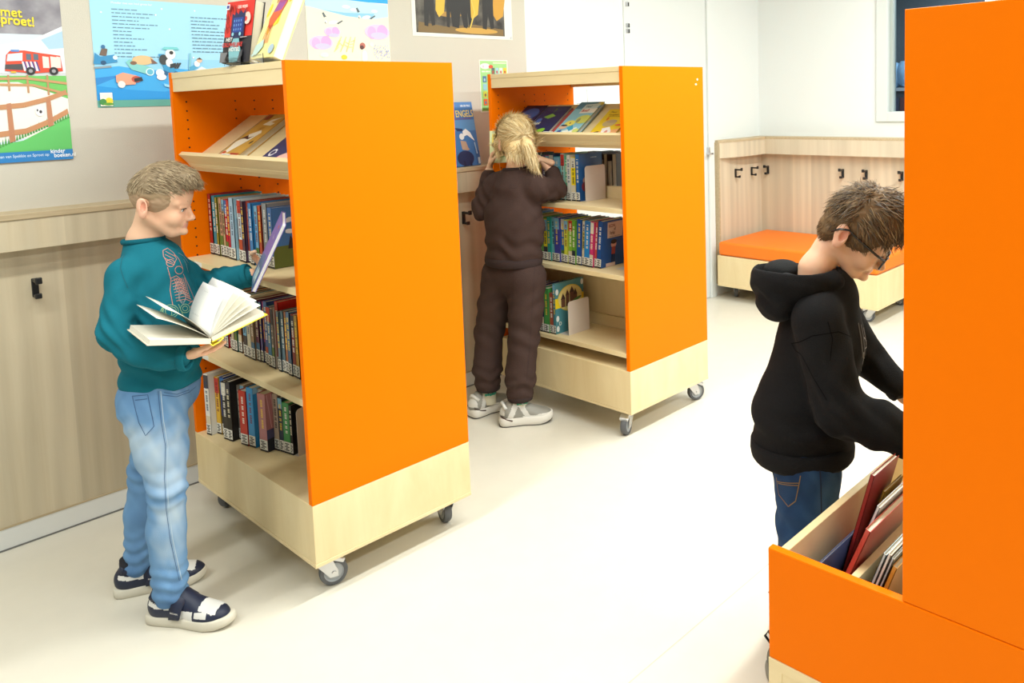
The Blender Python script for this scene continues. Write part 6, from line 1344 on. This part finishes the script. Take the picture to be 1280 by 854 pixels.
    # hoodie
    STR_ = pm('dull_black_thread', (.003, .003, .0035), 1., 0, 0.)
    BK_ = cloth('black_fleece', (.0085, .0085, .0095), 350, .45, .2, .92); BKI = cloth('black_lining', (.011, .012, .013), 600, .4, .2, .85)
    s = Blob(); F = (.96, -.28, 0)
    s.cone((-.014, .0, .565), (-.012, 0, .64), .130, .131, .03, (F, .95)); s.cone((-.010, 0, .64), (.034, 0, .82), .128, .118, .03, (F, .92)); s.cone((.034, 0, .82), (.045, 0, .93), .118, .092, .03, (F, .9))
    s.cone((.005, -.085, .920), (.085, .08, .900), .052, .050, .045); s.cone((.03, 0, .92), (.026, 0, .985), .075, .060, .04)
    s.chain([(.000, -.105, .900), (.030, -.170, .705)], [.064, .060], .04); s.chain([(.030, -.170, .705), (.12, -.190, .672), (.205, -.203, .642)], [.060, .056, .044], .02)
    s.chain([(.112, .090, .868), (.190, .130, .735)], [.052, .050], .04); s.chain([(.190, .130, .735), (.258, .082, .668)], [.050, .039], .02)
    s.cut((.05, 0, -1), -.522, .006); s.cut((-.15, 0, 1), .985, .004)
    def folds(v, nn):
        el = np.exp(-(((v-A((.05, -.18, .70)))**2).sum(1))/.010)+.8*np.exp(-(((v-A((.20, .12, .73)))**2).sum(1))/.006); wst = np.exp(-((v[:, 2]-.62)/.06)**2); pit = np.exp(-(((v-A((.05, -.12, .82)))**2).sum(1))/.008)
        return .0028*snoise(v*A((1, 1, .6)), 26) + .0050*el*np.sin(v[:, 0]*105+v[:, 2]*95+1.7*np.sin(v[:, 1]*50)) + .0050*wst*np.sin(v[:, 2]*75+v[:, 0]*25+1.5*np.sin(v[:, 0]*30+v[:, 1]*18)) + .0035*pit*np.sin(v[:, 0]*70-v[:, 2]*55)
    sw = sdf_obj('hoodie', s.mesh(.005), [BK_], body, None, folds)
    ring('hem_band', (-.015, 0, .549), (-.05, 0, 1), .1245, .131, (.007, .026), BK_, sw, (1, -.28, 0)); ring('cuff', (.216, -.2045, .638), (.9, -.05, -.35), .038, .038, (.006, .020), BK_, sw, (0, 1, 0)); ring('cuff', (.262, .079, .663), (.72, -.50, -.60), .033, .033, (.006, .016), BK_, sw, (0, 0, 1))
    h = Blob(); h.ell((-.034, .0, .985), (.108, .112, .070), None, .03); h.ell((-.078, -.005, .935), (.050, .088, .058), None, .03); h.cone((.05, -.06, .985), (.075, 0, .965), .028, .024, .03); h.cone((.06, .06, .985), (.075, 0, .965), .026, .024, .03)
    h.cut((-.10, .28, 1), 1.020, .010); h.ell((-.032, .006, 1.034), (.097, .100, .086), None, .02, 's')
    def hf(v, nn): return .0030*snoise(v, 36) + .0032*np.sin(v[:, 2]*130+v[:, 0]*40+1.5*np.sin(v[:, 1]*50))*np.exp(-((v[:, 2]-.95)/.04)**2)
    sdf_obj('hood', h.mesh(.0045), [BK_], sw, None, hf)
    hi = Blob(); hi.ell((-.058, .03, 1.0), (.045, .05, .026), None, .02); hi.cone((-.06, -.045, .985), (-.02, -.075, .99), .022, .014, .02); sdf_obj('hood_lining_fold', hi.mesh(.005), [BKI], sw, None, lambda v, n: .004*snoise(v, 45))
    tr = bvh_of(sw); GP = pm('grey_print', (.10, .095, .10), .9, 0, .1); WP = pm('white_print', (.40, .39, .39), .9, 0, .1); VR = (.06, 1, -.30)
    px = lambda pts: [((a-1010)/(1006/2.0)+.0, .520+(570-b)/(1006/2.0)*1.03) for a, b in pts]
    strokes('chest_print', tr, [px([(1066, 402), (1069, 420), (1070, 445)]), px([(1071, 404), (1073, 420), (1074, 440)]), px([(1075, 408), (1077, 425)])], .006, GP, sw, VR)
    strokes('chest_print', tr, [px([(1074, 420), (1078, 424), (1078, 432), (1075, 434)]), px([(1077, 440), (1080, 455), (1079, 470), (1076, 476), (1075, 468), (1079, 462)]), px([(1072, 438), (1074, 455), (1070, 470)])], .003, WP, sw, VR)
    SM_ = STR_
    strokes('seam', tr, [px([(1018, 400), (1022, 420), (1018, 445)]), px([(984, 425), (990, 440), (1000, 465), (1012, 490)]), px([(984, 425), (1000, 416), (1030, 412), (1052, 420)])], .0016, SM_, sw, VR)
    # jeans
    DN = denim('dark_denim', (.018, .050, .125), (.060, .125, .245), (.008, .022, .065))
    j = Blob(); j.cone((-.020, -.055, .53), (-.006, .055, .53), .084, .084, .04, (F, .98)); j.cone((-.008, 0, .55), (-.004, 0, .52), .082, .084, .03, (F, .9))
    j.chain([(-.016, -.055, .50), (-.022, -.068, .36), (-.034, -.082, .27), (-.074, -.10, .07)], [.083, .070, .058, .044], .03); j.chain([(.006, .055, .50), (.004, .065, .36), (.0, .07, .27), (-.03, .065, .07)], [.080, .068, .060, .052], .03); j.cut((0, 0, -1), -.05, .005)
    def jf(v, nn): return .0022*snoise(v*A((1, 1, .6)), 36) + .003*np.exp(-((v[:, 2]-.40)/.06)**2)*np.sin(v[:, 2]*85+v[:, 0]*50+1.4*np.sin(v[:, 1]*50))
    def jw(v, nn): return np.clip(.45+.22*snoise(v*A((1, 1, .4)), 26)+.15*snoise(v*A((1, 1, .6)), 110)+.25*np.exp(-(((v-A((.03, -.14, .42)))**2).sum(1))/.006), 0, 1)
    je = sdf_obj('jeans', j.mesh(.005), [DN], body, None, jf, 1, jw); jt = bvh_of(je); ST = pm('amber_stitch', (.20, .12, .05), .9); SD = pm('dark_stitch', (.008, .016, .045), .9)
    strokes('pocket', jt, [px([(963, 590), (966, 612), (975, 624), (983, 616), (988, 584)]), px([(965, 597), (986, 596)]), px([(964, 595), (986, 593)])], .0022, ST, je, VR); strokes('seam', jt, [px([(1011, 578), (1012, 600), (1013, 640), (1012, 690)])], .003, SD, je, VR)
    OL = pm('olive_grey_shoe', (.12, .12, .095), .7, bump=(300, .3)); SOL = pm('shoe_sole_grey', (.20, .20, .165), .6)
    for heel, toe in (((-.132, -.105), (.100, -.120)), ((-.085, .070), (.150, .048))):
        hh, R, L = shoe_geo(heel, toe); P = lambda q: hh+R@A(q); u = Blob(); u.cone(P((.038, 0, .045)), P((.055, 0, .085)), .038, .034, .02, (R[:, 1], .86)); u.cone(P((.05, 0, .045)), P((.15, .0, .032)), .038, .032, .03); u.cone(P((.09, 0, .068)), P((.155, 0, .042)), .028, .022, .03); u.ell(P((.175, 0, .030)), (.055, .038, .028), R, .03); u.cut((0, 0, -1), -.018, .003)
        sh = sdf_obj('shoe', u.mesh(.004), [OL], body); make_sole('sole', hh, R, L, .043, .024, SOL, sh); b = MB(); b.tube([P((.022, 0, .090)), P((.004, 0, .118)), P((-.004, 0, .106)), P((.010, 0, .085))], .0035, BLACK, 6); b.build('heel_loop', sh, smooth=True)
    return body
boy_black()
